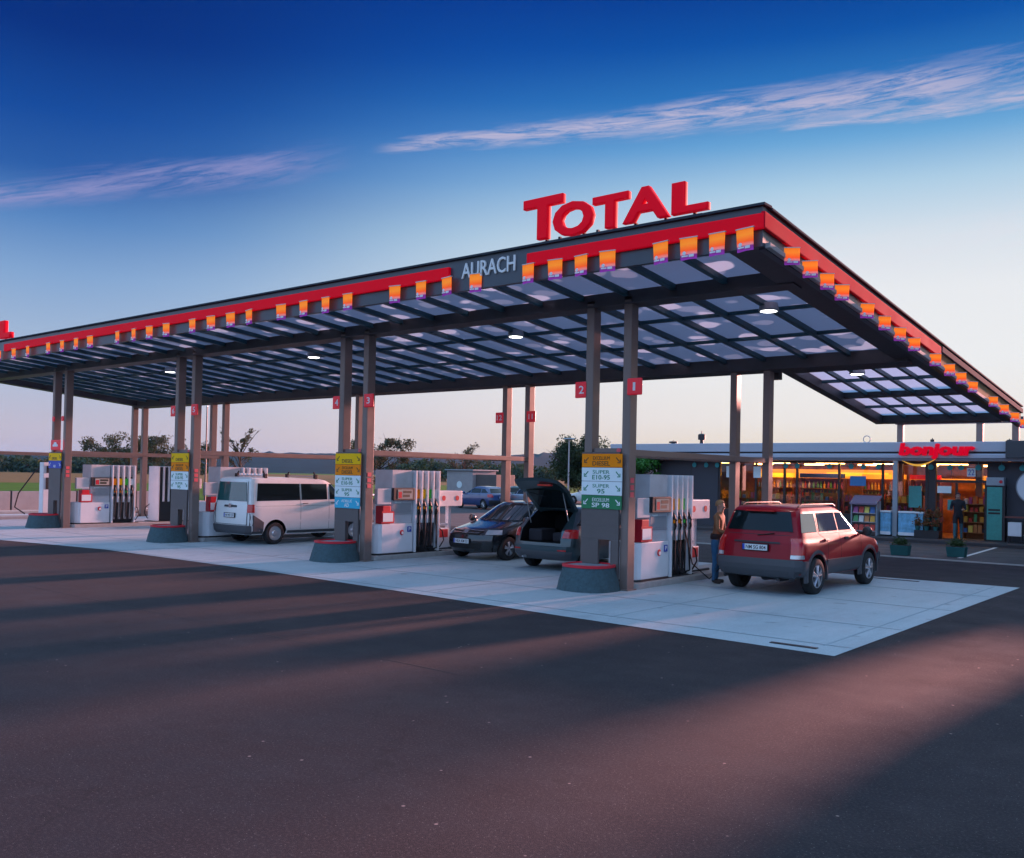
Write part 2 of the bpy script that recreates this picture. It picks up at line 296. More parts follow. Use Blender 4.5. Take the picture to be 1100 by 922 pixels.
# ------------------------------------------------------------------ mesh helpers
class MB:
    def __init__(s): s.v = []; s.f = []; s.mi = []
    def add(s, vs, fs, mi=0):
        o = len(s.v); s.v += [tuple(p) for p in vs]; s.f += [tuple(i+o for i in f) for f in fs]; s.mi += [mi]*len(fs); return s
    def box(s, x0, x1, y0, y1, z0, z1, mi=0):
        return s.add([(x0,y0,z0),(x1,y0,z0),(x1,y1,z0),(x0,y1,z0),(x0,y0,z1),(x1,y0,z1),(x1,y1,z1),(x0,y1,z1)],
                     [(0,3,2,1),(4,5,6,7),(0,1,5,4),(1,2,6,5),(2,3,7,6),(3,0,4,7)], mi)
    def hexa(s, p, mi=0): return s.add(p, [(0,3,2,1),(4,5,6,7),(0,1,5,4),(1,2,6,5),(2,3,7,6),(3,0,4,7)], mi)
    def tube(s, pts, r, n=8, mi=0):
        pts = [Vector(p) for p in pts]; rs = r if isinstance(r, (list, tuple)) else [r]*len(pts); vs = []; fs = []
        for i, p in enumerate(pts):
            d = (pts[min(i+1, len(pts)-1)]-pts[max(i-1, 0)]).normalized(); a = d.orthogonal().normalized() if i == 0 else (a-d*a.dot(d)).normalized(); b = d.cross(a)
            for k in range(n): vs.append(p+(a*cos(2*pi*k/n)+b*sin(2*pi*k/n))*rs[i])
        for i in range(len(pts)-1):
            for k in range(n): fs.append((i*n+k, i*n+(k+1)%n, (i+1)*n+(k+1)%n, (i+1)*n+k))
        fs.append(tuple(reversed(range(n)))); fs.append(tuple(range((len(pts)-1)*n, len(pts)*n))); return s.add(vs, fs, mi)
    def prism(s, poly, y0, y1, axis='y', mi=0):
        n = len(poly)
        def P(a, b, c): return {'y': (a, c, b), 'x': (c, a, b), 'z': (a, b, c)}[axis]
        vs = [P(a, b, y0) for a, b in poly]+[P(a, b, y1) for a, b in poly]
        fs = [tuple(range(n)), tuple(reversed(range(n, 2*n)))]+[(i, n+i, n+(i+1)%n, (i+1)%n) for i in range(n)]
        return s.add(vs, fs, mi)
    def lathe(s, prof, c=(0,0,0), axis='z', n=24, mi=0, sx=1, sy=1, close=True):
        vs = []; fs = []; m = len(prof)
        for k in range(n):
            a = 2*pi*k/n
            for r, h in prof:
                if axis == 'z': vs.append((c[0]+r*cos(a)*sx, c[1]+r*sin(a)*sy, c[2]+h))
                elif axis == 'x': vs.append((c[0]+h, c[1]+r*cos(a), c[2]+r*sin(a)))
                else: vs.append((c[0]+r*cos(a), c[1]+h, c[2]+r*sin(a)))
        for k in range(n):
            for j in range(m-1): fs.append((k*m+j, ((k+1)%n)*m+j, ((k+1)%n)*m+j+1, k*m+j+1))
        return s.add(vs, fs, mi)
    def build(s, name, mats, parent=None, loc=None, smooth=False, bevel=0, angle=35, fix=True):
        me = bpy.data.meshes.new(name); me.from_pydata(s.v, [], s.f)
        if not isinstance(mats, (list, tuple)): mats = [mats]
        for q in mats: me.materials.append(q)
        if len(mats) > 1: me.polygons.foreach_set('material_index', s.mi)
        if fix:
            import bmesh
            bm = bmesh.new(); bm.from_mesh(me); bmesh.ops.remove_doubles(bm, verts=bm.verts, dist=1e-5) if fix == 'weld' else None
            bmesh.ops.recalc_face_normals(bm, faces=bm.faces)
            if bevel:
                bmesh.ops.bevel(bm, geom=[e for e in bm.edges if e.calc_face_angle(0) > .5], offset=bevel, segments=2, affect='EDGES', profile=.6, clamp_overlap=True)
            bm.to_mesh(me); bm.free()
        if smooth or bevel:
            me.shade_smooth(); me.set_sharp_from_angle(angle=R(angle if smooth else 12))
        o = bpy.data.objects.new(name, me); COL.objects.link(o)
        if parent: o.parent = parent
        if loc: o.location = loc
        return o
def tag(o, label=None, cat=None, group=None, kind=None):
    if label: o['label'] = label
    if cat: o['category'] = cat
    if group: o['group'] = group
    if kind: o['kind'] = kind
    return o
def thing(name, loc, label, cat, group=None, rz=0):
    o = bpy.data.objects.new(name, None); COL.objects.link(o); o.location = loc; o.rotation_euler = (0,0,rz); o.empty_display_size = .2
    return tag(o, label, cat, group)
def copy_tree(o, parent=None):
    c = o.copy(); COL.objects.link(c)
    if parent: c.parent = parent
    for ch in list(o.children): copy_tree(ch, c)
    return c
def dup(o, loc, label, rz=None):
    c = copy_tree(o); c.location = loc; c['label'] = label
    if rz is not None: c.rotation_euler = (0,0,rz)
    return c
def evalmesh(o, name=None):
    dg = bpy.context.evaluated_depsgraph_get(); me = bpy.data.meshes.new_from_object(o.evaluated_get(dg)); return me
def textobj(name, s, mt_, x0, x1, z0, z1, y, depth=.02, parent=None, bold=.0, shear=0, bevel=0, face='-y', keep=False):
    """flat lettering fitted to a box; stands in the XZ plane facing -Y (or in YZ facing +X)"""
    cu = bpy.data.curves.new(name, 'FONT'); cu.body = s; cu.size = 1; cu.extrude = .5; cu.offset = bold; cu.shear = shear; cu.align_x = 'LEFT'; cu.resolution_u = 3
    if bevel: cu.bevel_depth = bevel; cu.bevel_resolution = 2; cu.extrude = .05
    o = bpy.data.objects.new(name, cu); COL.objects.link(o); me = evalmesh(o); bpy.data.objects.remove(o)
    xs = [v.co.x for v in me.vertices]; ys = [v.co.y for v in me.vertices]; zs = [v.co.z for v in me.vertices]
    ax, bx, ay, by, az_, bz = min(xs), max(xs), min(ys), max(ys), min(zs), max(zs)
    for v in me.vertices:
        u = x0+(v.co.x-ax)/(bx-ax)*(x1-x0); w = z0+(v.co.y-ay)/(by-ay)*(z1-z0); d = (v.co.z-az_)/(bz-az_)*depth
        v.co = Vector((u, y-d, w)) if face == '-y' else Vector((y+d, u, w)) if face == '+x' else Vector((-u, y+d, w))
    me.materials.clear(); me.materials.append(mt_)
    ob = bpy.data.objects.new(name, me); COL.objects.link(ob)
    if parent: ob.parent = parent
    return ob
# ------------------------------------------------------------------ ground
def sheet(name, poly, z, mt_, kind='structure'):
    mb = MB(); mb.add([(x, y, z) for x, y in poly], [tuple(range(len(poly)))]); o = mb.build(name, mt_, fix=False)
    if o.data.polygons[0].normal.z < 0: o.data.flip_normals()
    return tag(o, kind=kind)
sheet('ground', [(-4000,-3000),(4000,-3000),(4000,4000),(-4000,4000)], -.03, M['grass'])
sheet('field', [(-420,-500),(-115,-500),(-115,700),(-420,700)], -.02, M['field'])
sheet('forecourt_asphalt', [(-36,-80),(70,-80),(70,120),(-30,120),(-62,60),(-36,16)], 0, M['asphalt'])
sheet('parking_asphalt', [(-33,13.3),(40,13.3),(40,60),(-33,60)], .004, M['asphalt_new'])
PADP = [(5.45,-3.64),(5.52,6.95),(2.4,6.75),(-36,6.75),(-36,-7.5),(-30,-6.2),(-24,-4.9),(-19.1,-3.75),(-14.6,-3.05),(-7,-3.05),(1,-3.48)]
sheet('concrete_pad', PADP, .006, M['pad'])
# slab joints, border strip and drain slots in the pad
mj = mat('joint', (.28,.35,.39), .9)
mb = MB()
for x in [5.05, 1.6, -2.6, -6.2, -10.4, -14, -18.2, -22]: mb.box(x, x+.035, -3.0, 6.7, .007, .0095)
for y in [-2.95, -.9, 1.9, 4.6]: mb.box(-30, 5.44, y, y+.03, .0105, .012)
tag(mb.build('pad_joints', mj), kind='structure')
mb = MB(); mb.box(4.45, 5.1, -3.36, -3.27, .012, .018); mb.box(2.5, 3.6, 6.35, 6.45, .012, .018)
tag(mb.build('drain_slot', M['steel_dark']), 'narrow dark drain slot near the front corner of the pale concrete pad', 'drain')
mb = MB(); mb.box(-12, 40, 12.95, 13.12, .0, .03); tag(mb.build('kerb', M['kerb']), kind='structure')
mb = MB(); mb.add([(2.44,14.2,.012),(2.56,14.2,.012),(2.26,20.3,.012),(2.14,20.3,.012)], [(0,1,2,3)])
mb.add([(5.0,14.2,.012),(5.12,14.2,.012),(4.9,20.3,.012),(4.78,20.3,.012)], [(0,1,2,3)])
tag(mb.build('painted_line', mat('line_paint', (.62,.62,.6), .6, noise=.2)), kind='structure')
mb = MB(); mb.box(-16, 14, 20.6, 22.45, .0, .12); tag(mb.build('pavement', M['paving'], bevel=.02), kind='structure')
mb = MB(); mb.box(-36, -34.4, -20, 16, 0, .13); tag(mb.build('verge_kerb', M['kerb'], bevel=.02), kind='structure')
mb = MB(); pts = [(-30+.8*k, -7.7+.10*mnoise.noise(Vector((k*.21,0,0)))+.012*random.uniform(-1,1)) for k in range(42)]
for (x0_, y0_), (x1_, y1_) in zip(pts, pts[1:]): mb.add([(x0_,y0_-.013,.003),(x1_,y1_-.013,.003),(x1_,y1_+.013,.003),(x0_,y0_+.013,.003)], [(0,1,2,3)])
tag(mb.build('paving_seam', mat('seam', (.014,.012,.015), .85)), kind='structure')
# hills: a ridge round the horizon
def hills():
    prof = [(-150,.45),(-110,.5),(-75,.55),(-68.7,.57),(-64,.66),(-58,.95),(-54,1.08),(-48.5,1.12),(-45,1.0),(-42.8,1.06),(-40,1.25),(-37,1.46),(-33.6,1.76),(-28,1.7),(-20,1.4),(-5,1.0),(20,.8),(60,.9),(110,.6),(160,.5),(210,.45)]
    def el(a):
        for (a0, e0), (a1, e1) in zip(prof, prof[1:]):
            if a0 <= a <= a1: return e0+(e1-e0)*(a-a0)/(a1-a0)
        return .5
    mb = MB(); n = 1200; vs = []; fs = []
    rows = [(760,0),(900,.35),(1100,.75),(1300,1),(1500,.9),(1700,0)]
    for i in range(n+1):
        a = -150+360*i/n; e = el(a)
        for j, (d, k) in enumerate(rows):
            h = 1300*tan(R(e))*k
            if j: h *= 1+.05*mnoise.noise(Vector((a*1.3, j*3, 0)))+.03*mnoise.noise(Vector((a*9, j*3, 1)))
            if j == 3: h += 2.5*random.random()*(1 if i % 2 else .3)
            vs.append((d*sin(R(a)), d*cos(R(a)), h+(2.2 if j == 3 else 0)-.5))
    m = len(rows)
    for i in range(n):
        for j in range(m-1): fs.append((i*m+j, (i+1)*m+j, (i+1)*m+j+1, i*m+j+1))
    mb.add(vs, fs); tag(mb.build('hills', M['hill'], smooth=True, angle=180), kind='structure')
hills()
# ------------------------------------------------------------------ canopy
S = .095
def zg(y): return 5.87-S*y           # underside plane of the roof sheets
XX = [0, -7.66, -15.41, -23.69, -30.12]
W, D = 1.073, 6.6
XL, XR, YF, YR = -30.9, 3.62, -2.0, 6.95
canopy = thing('station_canopy', (0,0,0), 'huge forecourt canopy on paired brown posts with patterned translucent roof sheets', 'canopy')
# posts, crossbars
def post(x, y, z1, parent=canopy):
    mb = MB(); mb.box(x, x+.18, y, y+.24, 0, z1); mb.box(x-.04, x+.22, y-.04, y+.28, 0, .03)
    for k in (0, .22): mb.box(x+.02, x+.16, y+k+(-.003 if k == 0 else .003), y+k+.02, .1, z1-.05)
    return mb.build('post', M['column'], parent, bevel=.006)
for x in XX:
    for y in (0, D-.24):
        for dx in (-W, -.18): post(x+dx, y, zg(y+.12)-.12)
    for dx in (-W+.02, -.16):
        mb = MB(); mb.box(x+dx, x+dx+.14, .245, D-.245, 2.63, 2.757); mb.build('crossbar', M['column'], canopy, bevel=.008)
    for y in (0, D-.24):
        mb = MB(); mb.box(x-W+.183, x-.183, y+.05, y+.19, 2.66, 2.78); mb.build('tie_bar', M['column'], canopy, bevel=.006)
# long beams along X
def slab(x0, x1, y0, y1, d0, d1, taper=None):
    z = lambda y, d: zg(y)-d
    return [(x0,y0,z(y0,d1)),(x1,y0,z(y0,d1)),(x1,y1,z(y1,d1)),(x0,y1,z(y1,d1)),(x0,y0,z(y0,d0)),(x1,y0,z(y0,d0)),(x1,y1,z(y1,d0)),(x0,y1,z(y1,d0))]
for y, w_, d, nm in ((0.0,.26,.24,'main_beam'),(D-.3,.34,.30,'main_beam')):
    mb = MB(); mb.hexa(slab(XL, XR-.32, y, y+w_, .0, d)); mb.hexa(slab(XL, XR-.32, y-.05, y+w_+.05, d, d+.03)); mb.build(nm, M['beam'], canopy, bevel=.006)
for y in (2.15, 4.25):
    mb = MB(); mb.hexa(slab(XL, XR-.32, y, y+.07, .0, .07)); mb.build('purlin', M['rafter'], canopy)
# side edge band (right), left band, rear band
mb = MB(); mb.hexa(slab(XR-.62, XR-.02, YF+.1, YR, .0, .24)); mb.build('edge_band', M['beam'], canopy, bevel=.006)
mb = MB(); mb.hexa(slab(XL-.1, XL+.3, YF+.1, YR, .0, .26)); mb.build('edge_band', M['beam'], canopy, bevel=.006)
mb = MB(); mb.hexa(slab(XL-.1, XR-.7, YR-.2, YR, -.12, .26)); mb.build('edge_band', M['beam'], canopy, bevel=.006)
mb = MB(); mb.hexa(slab(XL, XR-.6, YF+.02, YF+.26, .0, .19)); mb.build('edge_band', M['beam'], canopy, bevel=.006)
# rafters
x = XR-.6-.02; k = 0
while x > XL+.4:
    x -= 1.06; mb = MB(); mb.hexa(slab(x, x+.08, YF+.26, YR-.2, .0, .10)); mb.hexa(slab(x-.02, x+.10, YF+.26, YR-.2, .10, .112)); mb.build('rafter', M['rafter'], canopy); k += 1
# roof sheets: one per row and bay
rows = [(YF+.05, .1), (.1, 2.18), (2.18, 4.28), (4.28, YR-.05)]
edges = [XR-.3, XX[0]-.5, XX[1]-.5, XX[2]-.5, XX[3]-.5, XL]
for a, b in zip(edges, edges[1:]):
    for y0, y1 in rows:
        mb = MB(); mb.hexa(slab(b, a-.012, y0, y1-.012, -.012, -.004)); mb.build('roof_sheet', M['roof_panel'], canopy)
# extension toward the shop
EX = [(-.01,7.0,zg(7.0)),(-.78,16.6,4.42)]
ZE = lambda y: zg(7.0)+(4.42-zg(7.0))*(y-7.0)/9.6
xl = lambda y: -.01-.77*(y-7)/9.6
def eslab(f0, f1, y0, y1, d0, d1):
    X = lambda f, y: xl(y)+(XR-.05-xl(y))*f
    return [(X(f0,y0),y0,ZE(y0)-d1),(X(f1,y0),y0,ZE(y0)-d1),(X(f1,y1),y1,ZE(y1)-d1),(X(f0,y1),y1,ZE(y1)-d1),(X(f0,y0),y0,ZE(y0)-d0),(X(f1,y0),y0,ZE(y0)-d0),(X(f1,y1),y1,ZE(y1)-d0),(X(f0,y1),y1,ZE(y1)-d0)]
for f0, f1, y0, y1, d in ((0,.07,YR+.01,16.6,.24),(.90,1,YR+.01,16.6,.22),(.0705,.8995,16.25,16.6,.24),(.0705,.8995,YR+.01,7.5,.2),(.0705,.8995,11.7,11.95,.14)):
    mb = MB(); mb.hexa(eslab(f0, f1, y0, y1, -.1, d)); mb.build('extension_beam', M['beam'], canopy, bevel=.006)
for f in (.235,.40,.565,.73):
    mb = MB(); mb.hexa(eslab(f-.012, f+.012, 7.5, 16.25, -.0, .10)); mb.build('rafter', M['rafter'], canopy)
for y in (9.6, 14.1):
    mb = MB(); mb.hexa(eslab(.07, .9, y, y+.07, 0, .08)); mb.build('purlin', M['rafter'], canopy)
mp_ = mat('plain_sheet', (.62,.60,.62), .5); nt = mp_.node_tree; t_ = nt.nodes.new('ShaderNodeBsdfTranslucent'); t_.inputs[0].default_value = (.60,.68,.76,1); x_ = nt.nodes.new('ShaderNodeMixShader'); x_.inputs[0].default_value = .9
nt.links.new(nt.nodes['Principled BSDF'].outputs[0], x_.inputs[1]); nt.links.new(t_.outputs[0], x_.inputs[2]); nt.links.new(x_.outputs[0], nt.nodes['Material Output'].inputs[0])
for y0, y1 in ((7.2,9.63),(9.64,11.8),(11.81,14.13),(14.14,16.4)):
    mb = MB(); mb.hexa(eslab(.05, .92, y0, y1, -.012, -.004)); mb.build('roof_sheet', mp_, canopy)
# slim lattice girder legs carrying the notch end
mb = MB(); mb.box(-.3,-.05,6.96,7.2,4.78,5.05); mb.build('notch_bracket', M['beam'], canopy)
# fascia: front and right side
def fband(name, a, b, h0, h1, y0, y1, mt_, parent=canopy, bevel=.0):
    mb = MB(); mb.box(a, b, y0, y1, h0, h1); return mb.build(name, mt_, parent, bevel=bevel)
ZT = 6.42
fband('front_fascia', XL-.15, XR+.01, 5.80, ZT, YF-.0, YF+.1, M['fascia'])
fband('front_coping', XL-.18, XR+.06, ZT+.002, ZT+.045, YF-.06, YF+.22, M['coping'], bevel=.008)
fband('light_strip', -23.84, -2.97, 6.055, 6.30, YF-.075, YF-.003, M['red_strip'], bevel=.02)
fband('light_strip', -.99, XR+.06, 6.055, 6.30, YF-.075, YF-.003, M['red_strip'], bevel=.02)
def sband(name, y0, y1, lo, hi, x0, x1, mt_, bevel=0):
    f = lambda y, h: h-S*(y-YF)
    mb = MB(); mb.hexa([(x0,y0,f(y0,lo)),(x1,y0,f(y0,lo)),(x1,y1,f(y1,lo)),(x0,y1,f(y1,lo)),(x0,y0,f(y0,hi)),(x1,y0,f(y0,hi)),(x1,y1,f(y1,hi)),(x0,y1,f(y1,hi))])
    return mb.build(name, mt_, canopy, bevel=bevel)
sband('side_fascia', YF+.101, YR+.2, 5.78, ZT, XR-.1, XR+.003, M['fascia'])
sband('side_fascia', YR+.21, 16.7, 5.80, ZT, XR-.1, XR+.003, M['sunlit_gold_side'])
sband('side_coping', YF+.23, 16.75, ZT+.002, ZT+.045, XR-.16, XR+.06, M['coping'], .008)
sband('light_strip', YF-.07, 7.6, 6.06, 6.32, XR+.004, XR+.07, M['red_side'], .02)
sband('dark_rail', 7.7, 16.7, 6.22, 6.36, XR+.004, XR+.07, M['coping'], .01)
sband('lower_rail', YF+.1, 16.7, 5.80, 5.88, XR+.004, XR+.09, M['wall_concrete'], .01)
sband('side_fascia', YF+.101, YR+.05, 5.80, ZT, XL-.15, XL-.05, M['fascia'])
# three far posts that rise behind the shop parapet with the beam they carry
for xx in (-2.32, .72, 2.0):
    mb = MB(); mb.box(xx-.12, xx+.12, 24.2, 24.44, 0, 4.62); mb.build('post', M['column'], canopy, bevel=.01)
mb = MB(); mb.box(-2.5, 2.3, 24.15, 24.5, 4.625, 4.85); mb.build('far_beam', M['beam'], canopy)
for xx in (-2.32, 2.0):
    mb = MB(); mb.hexa([(xx-.1,16.61,4.43),(xx+.1,16.61,4.43),(xx+.1,24.14,4.66),(xx-.1,24.14,4.66),(xx-.1,16.61,4.6),(xx+.1,16.61,4.6),(xx+.1,24.14,4.83),(xx-.1,24.14,4.83)]) if xx > -1 else mb.hexa([(-.7,16.61,4.43),(-.5,16.61,4.43),(-2.2,24.14,4.66),(-2.4,24.14,4.66),(-.7,16.61,4.6),(-.5,16.61,4.6),(-2.2,24.14,4.83),(-2.4,24.14,4.83)])
    mb.build('far_beam', M['beam'], canopy)
# ------------------------------------------------------------------ downlights
dl_lab = ['round bright downlight under the canopy, nearest the front corner', 'bright downlight under the canopy between the second and third post pairs from the right front corner', 'bright downlight under the canopy left of the posts numbered 3 and 4', 'small bright downlight near the far left end of the canopy', 'dim downlight under the plain canopy extension toward the shop']
dl_lab[1] = 'bright downlight under the canopy midway between post pair 1-2 and post pair 3-4'
for i, (x, y) in enumerate([(2.05,1.72),(-4.38,1.72),(-12.02,1.72),(-19.83,1.72),(1.46,8.35)]):
    z = (zg(y)-.20) if i < 4 else ZE(y)-.14
    t = thing('downlight', (x, y, z), dl_lab[i], 'lamp', 'downlights under the canopy')
    mb = MB(); mb.lathe([(.0,.16),(.17,.16),(.20,.02),(.17,0),(.15,.03),(0,.03)], n=20); mb.build('housing', M['grey_panel'], t, smooth=True)
    mb = MB(); mb.lathe([(0,.028),(.15,.028),(.15,.0),(0,-.006)], n=20); mb.build('lens', M['downlight'], t)
    if i < 4:
        l = bpy.data.lights.new('spot', 'SPOT'); l.energy = 90*EM; l.spot_size = R(130); l.spot_blend = .8; l.shadow_soft_size = .15; l.color = (1,.97,.9)
        lo = bpy.data.objects.new('lamp_light', l); COL.objects.link(lo); lo.parent = t; lo.location = (0,0,-.03)
# ------------------------------------------------------------------ big roof lettering
big = thing('roof_lettering', (0,YF+.3,ZT), 'big red raised letters TOTAL standing on the canopy roof edge', 'sign')
for s, a, b, z0, z1, bo in (('T',-1.30,-.38,6.60,7.38,.02),('O',-.60,.30,6.56,7.19,.02),('T',.29,1.04,6.58,7.17,.02),('A',.93,1.85,6.60,7.18,.02),('L',1.90,2.58,6.60,7.13,.02)):
    o = textobj('letter', s, M['red_letter'], a, b, z0-ZT, z1-ZT, 0, .13, big, bold=bo, bevel=.02); o.data.shade_smooth(); o.data.set_sharp_from_angle(angle=R(50))
mb = MB(); mb.box(-.95, 2.4, .02, .06, .13, .17)
for x in (-.85,-.55,.0,.3,.66,1.1,1.7,2.25): mb.box(x, x+.05, .0, .05, .04, .2)
for x in (-.3,.85,1.5): mb.tube([(x,.05,.1),(x+.25,.5,.02)], .015, 6)
mb.build('support_rail', M['steel_dark'], big)
o2 = thing('roof_lettering', (-25.2,YF+.3,ZT), 'red roof letter at the far left end of the canopy edge', 'sign')
textobj('letter', 'L', M['red_letter'], .35, 1.25, .16, .78, 0, .16, o2, bold=.06, bevel=.028)
mb = MB(); mb.box(.4,1.2,.02,.06,.1,.17); mb.box(.5,.56,0,.05,.0,.2); mb.box(1.0,1.06,0,.05,.0,.2); mb.build('support_rail', M['steel_dark'], o2)
tg = thing('place_name_lettering', (0,YF,6), 'pale grey letters AURACH on the dark canopy fascia', 'sign')
textobj('lettering', 'AURACH', M['pale_letter'], -2.66, -1.30, 0.03, .33, -.004, .03, tg, bold=.004)
# ------------------------------------------------------------------ pennants along both fascias
fx = [-24.06,-22.96,-21.9,-20.42,-19.47,-18.55,-17.67,-16.04,-15.13,-14.28,-13.41,-12.14,-11.28,-10.42,-9.64,-8.36,-7.52,-6.73,-5.98,-4.48,-3.71,-2.99,-2.28,-.92,-.3,.27,.83,1.88,2.4,2.91,3.38]
def flag_mesh():
    mb = MB(); vs = []; fs = []; nx, nz_ = 6, 6
    for s in (0, 1):
        for i in range(nx+1):
            for j in range(nz_+1):
                u = i/nx-.5; v = j/nz_; vs.append((u*.34*(1-.03*(1-v)), -.02*sin(u*5+1)*(1-v)-.012*s, -.38+.38*v))
    m_ = (nx+1)*(nz_+1)
    for i in range(nx):
        for j in range(nz_):
            a = i*(nz_+1)+j; q = (a, a+nz_+1, a+nz_+2, a+1); fs.append(q); fs.append(tuple(m_+k for k in reversed(q)))
    mb.add(vs, fs); return mb
fl0 = None
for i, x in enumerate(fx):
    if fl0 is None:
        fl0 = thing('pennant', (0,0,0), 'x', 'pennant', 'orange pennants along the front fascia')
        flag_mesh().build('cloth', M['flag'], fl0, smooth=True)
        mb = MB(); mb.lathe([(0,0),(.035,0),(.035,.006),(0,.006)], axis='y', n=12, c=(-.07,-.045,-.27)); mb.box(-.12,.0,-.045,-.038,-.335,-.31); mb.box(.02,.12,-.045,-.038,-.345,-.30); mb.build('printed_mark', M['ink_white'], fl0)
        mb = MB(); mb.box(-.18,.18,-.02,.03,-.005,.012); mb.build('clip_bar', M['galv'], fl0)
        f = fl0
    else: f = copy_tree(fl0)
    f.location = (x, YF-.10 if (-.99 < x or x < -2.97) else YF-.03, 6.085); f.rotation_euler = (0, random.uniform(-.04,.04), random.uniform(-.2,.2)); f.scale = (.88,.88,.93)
    n = len(fx)-1-i
    g = n//4; lab = 'small orange and purple pennant hanging under the red strip of the front fascia'
    if g == 0: lab = 'orange purple pennant near the front corner, %s of its four' % ['rightmost','third from left','second from left','leftmost'][n]
    elif g == 1: lab = 'orange purple pennant below the first roof letters, %s of its four' % ['rightmost','third from left','second from left','leftmost'][n-4]
    elif g == 2: lab = 'orange purple pennant by the AURACH lettering, %s of its four' % ['rightmost','third from left','second from left','leftmost'][n-8]
    ps = ['rightmost','third from left','second from left','leftmost'][n % 4]
    if g == 3: lab = 'orange purple pennant above the middle post pair, %s of its four' % ps
    elif g == 4: lab = 'orange purple pennant just left of the middle post pair, %s of its four' % ps
    elif g == 5: lab = 'orange purple pennant above the van and third post pair, %s of its four' % ps
    elif g == 6: lab = 'small orange pennant left of the third post pair, %s of its four' % ps
    elif g == 7: lab = 'tiny orange pennant at the far left fascia end, %s of the last three' % ['rightmost','middle','leftmost'][n % 4] if n % 4 < 3 else lab
    f['label'] = lab
sy = [-1.27,-.54,.21,.93,2.25,3.23,4.2,5.15,6.75,7.9,8.94,10.11,12.3,13.6,15.0,16.3]
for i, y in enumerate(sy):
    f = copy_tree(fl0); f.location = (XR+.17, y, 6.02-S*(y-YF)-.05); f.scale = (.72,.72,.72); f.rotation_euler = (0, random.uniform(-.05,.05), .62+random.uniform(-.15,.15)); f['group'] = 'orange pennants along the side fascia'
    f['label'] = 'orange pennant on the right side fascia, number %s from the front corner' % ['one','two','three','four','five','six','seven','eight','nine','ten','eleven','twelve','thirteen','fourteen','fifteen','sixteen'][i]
# ------------------------------------------------------------------ sign boards between the posts
def arrow(mb, cx, cz, s, dirx, y):
    # diagonal arrow pointing down and outward
    a = s; d = dirx
    mb.prism([(cx-d*a*.9, cz+a*.75), (cx-d*a*.65, cz+a*.95), (cx+d*a*.55, cz-a*.3), (cx+d*a*.3, cz-a*.5)][::1], y-.004, y)
    mb.prism([(cx+d*a*.9, cz-a*.9), (cx+d*a*.9, cz+a*.25), (cx+d*a*.62, cz+a*.25), (cx+d*a*.62, cz-a*.62), (cx-d*a*.25, cz-a*.62), (cx-d*a*.25, cz-a*.9)], y-.0045, y-.0005)
def board(x, rows, label, zb=.97, idx=0):
    t = thing('sign_board', (x, 0, 0), label, 'sign')
    mb = MB(); mb.box(-W-.005, -.185, -.065, -.005, zb, 2.70); mb.box(-W-.005, -.66, -.065, -.005, .35, zb-.002); mb.box(-.36,-.185,-.065,-.005,.12,zb-.002); mb.box(-W-.004,-.184,-.069,-.0655,1.25,1.26)
    mb.build('backing', M['panel_brown'], t, bevel=.004)
    z = 2.665
    for colr, ink, l1, l2 in rows:
        h = .275; z0 = z-h
        mb = MB(); mb.box(-W+.005, -.11, -.085, -.0655, z0+.008, z); sf = mb.build('sign_face', M[colr], t, bevel=.004)
        [(ib := MB(), arrow(ib, ax_, z0+h/2+.01, .062, dx_, -.0855), ib.build('arrow', M[ink], sf)) for ax_, dx_ in ((-W+.115, -1), (-.20, 1))]
        if l1: textobj('lettering', l1, M[ink], -.80, -.40, z0+.155, z0+.225, -.0855, .004, sf)
        if l2: w2 = min(.42, .09*len(l2)); textobj('lettering', l2, M[ink], -.60-w2/2, -.60+w2/2, z0+.04, z0+.13, -.0855, .004, sf, bold=.01)
        z -= h
    mb = MB()
    for zz in (1.82,1.96,2.10): mb.box(.0015,.008,.05,.17,zz,zz+.10)
    mb.build('sticker', M['pink_mark'], t)
    mb = MB(); mb.lathe([(0,0),(.05,0),(.05,.008),(0,.008)], axis='y', n=14, c=(-.24,-.02,2.73)); mb.build('round_sticker', M['pink_mark'], t)
    return t
ORG = ('sign_orange','ink_brown','EXCELLIUM','DIESEL'); YEL = ('sign_yellow','ink_brown','','DIESEL'); S10 = ('sign_white','ink_green','SUPER','E10-95'); S95 = ('sign_white','ink_green','SUPER','95')
board(0, [ORG, S10, S95, ('sign_green','ink_white','EXCELLIUM','SP 98')], 'brown board with orange, two white and a green fuel sign, on posts 1 and 2')
board(XX[1], [YEL, ORG, S10, S95, ('sign_cyan','ink_white','ADBLUE','AD')], 'brown board with five fuel signs ending in light blue, on posts 3 and 4')
board(XX[2], [YEL, ORG, S10, S95], 'brown board with yellow, orange and two white fuel signs, on posts 5 and 6')
board(XX[3], [YEL, ('sign_blue','ink_white','','AD')], 'brown board with one yellow and one dark blue sign near the left edge')
t = thing('car_wash_sign', (XX[3]-.93, -.06, 2.78), 'small red sign with white car picture above the yellow sign at left', 'sign')
mb = MB(); mb.box(0,.72,-.03,0,0,.36); mb.build('face', M['sign_red'], t, bevel=.02)
mb = MB(); mb.prism([(.16,.12),(.56,.12),(.56,.2),(.48,.21),(.42,.28),(.28,.28),(.22,.2),(.16,.19)], -.036, -.031); mb.build('car_picture', M['ink_white'], t)
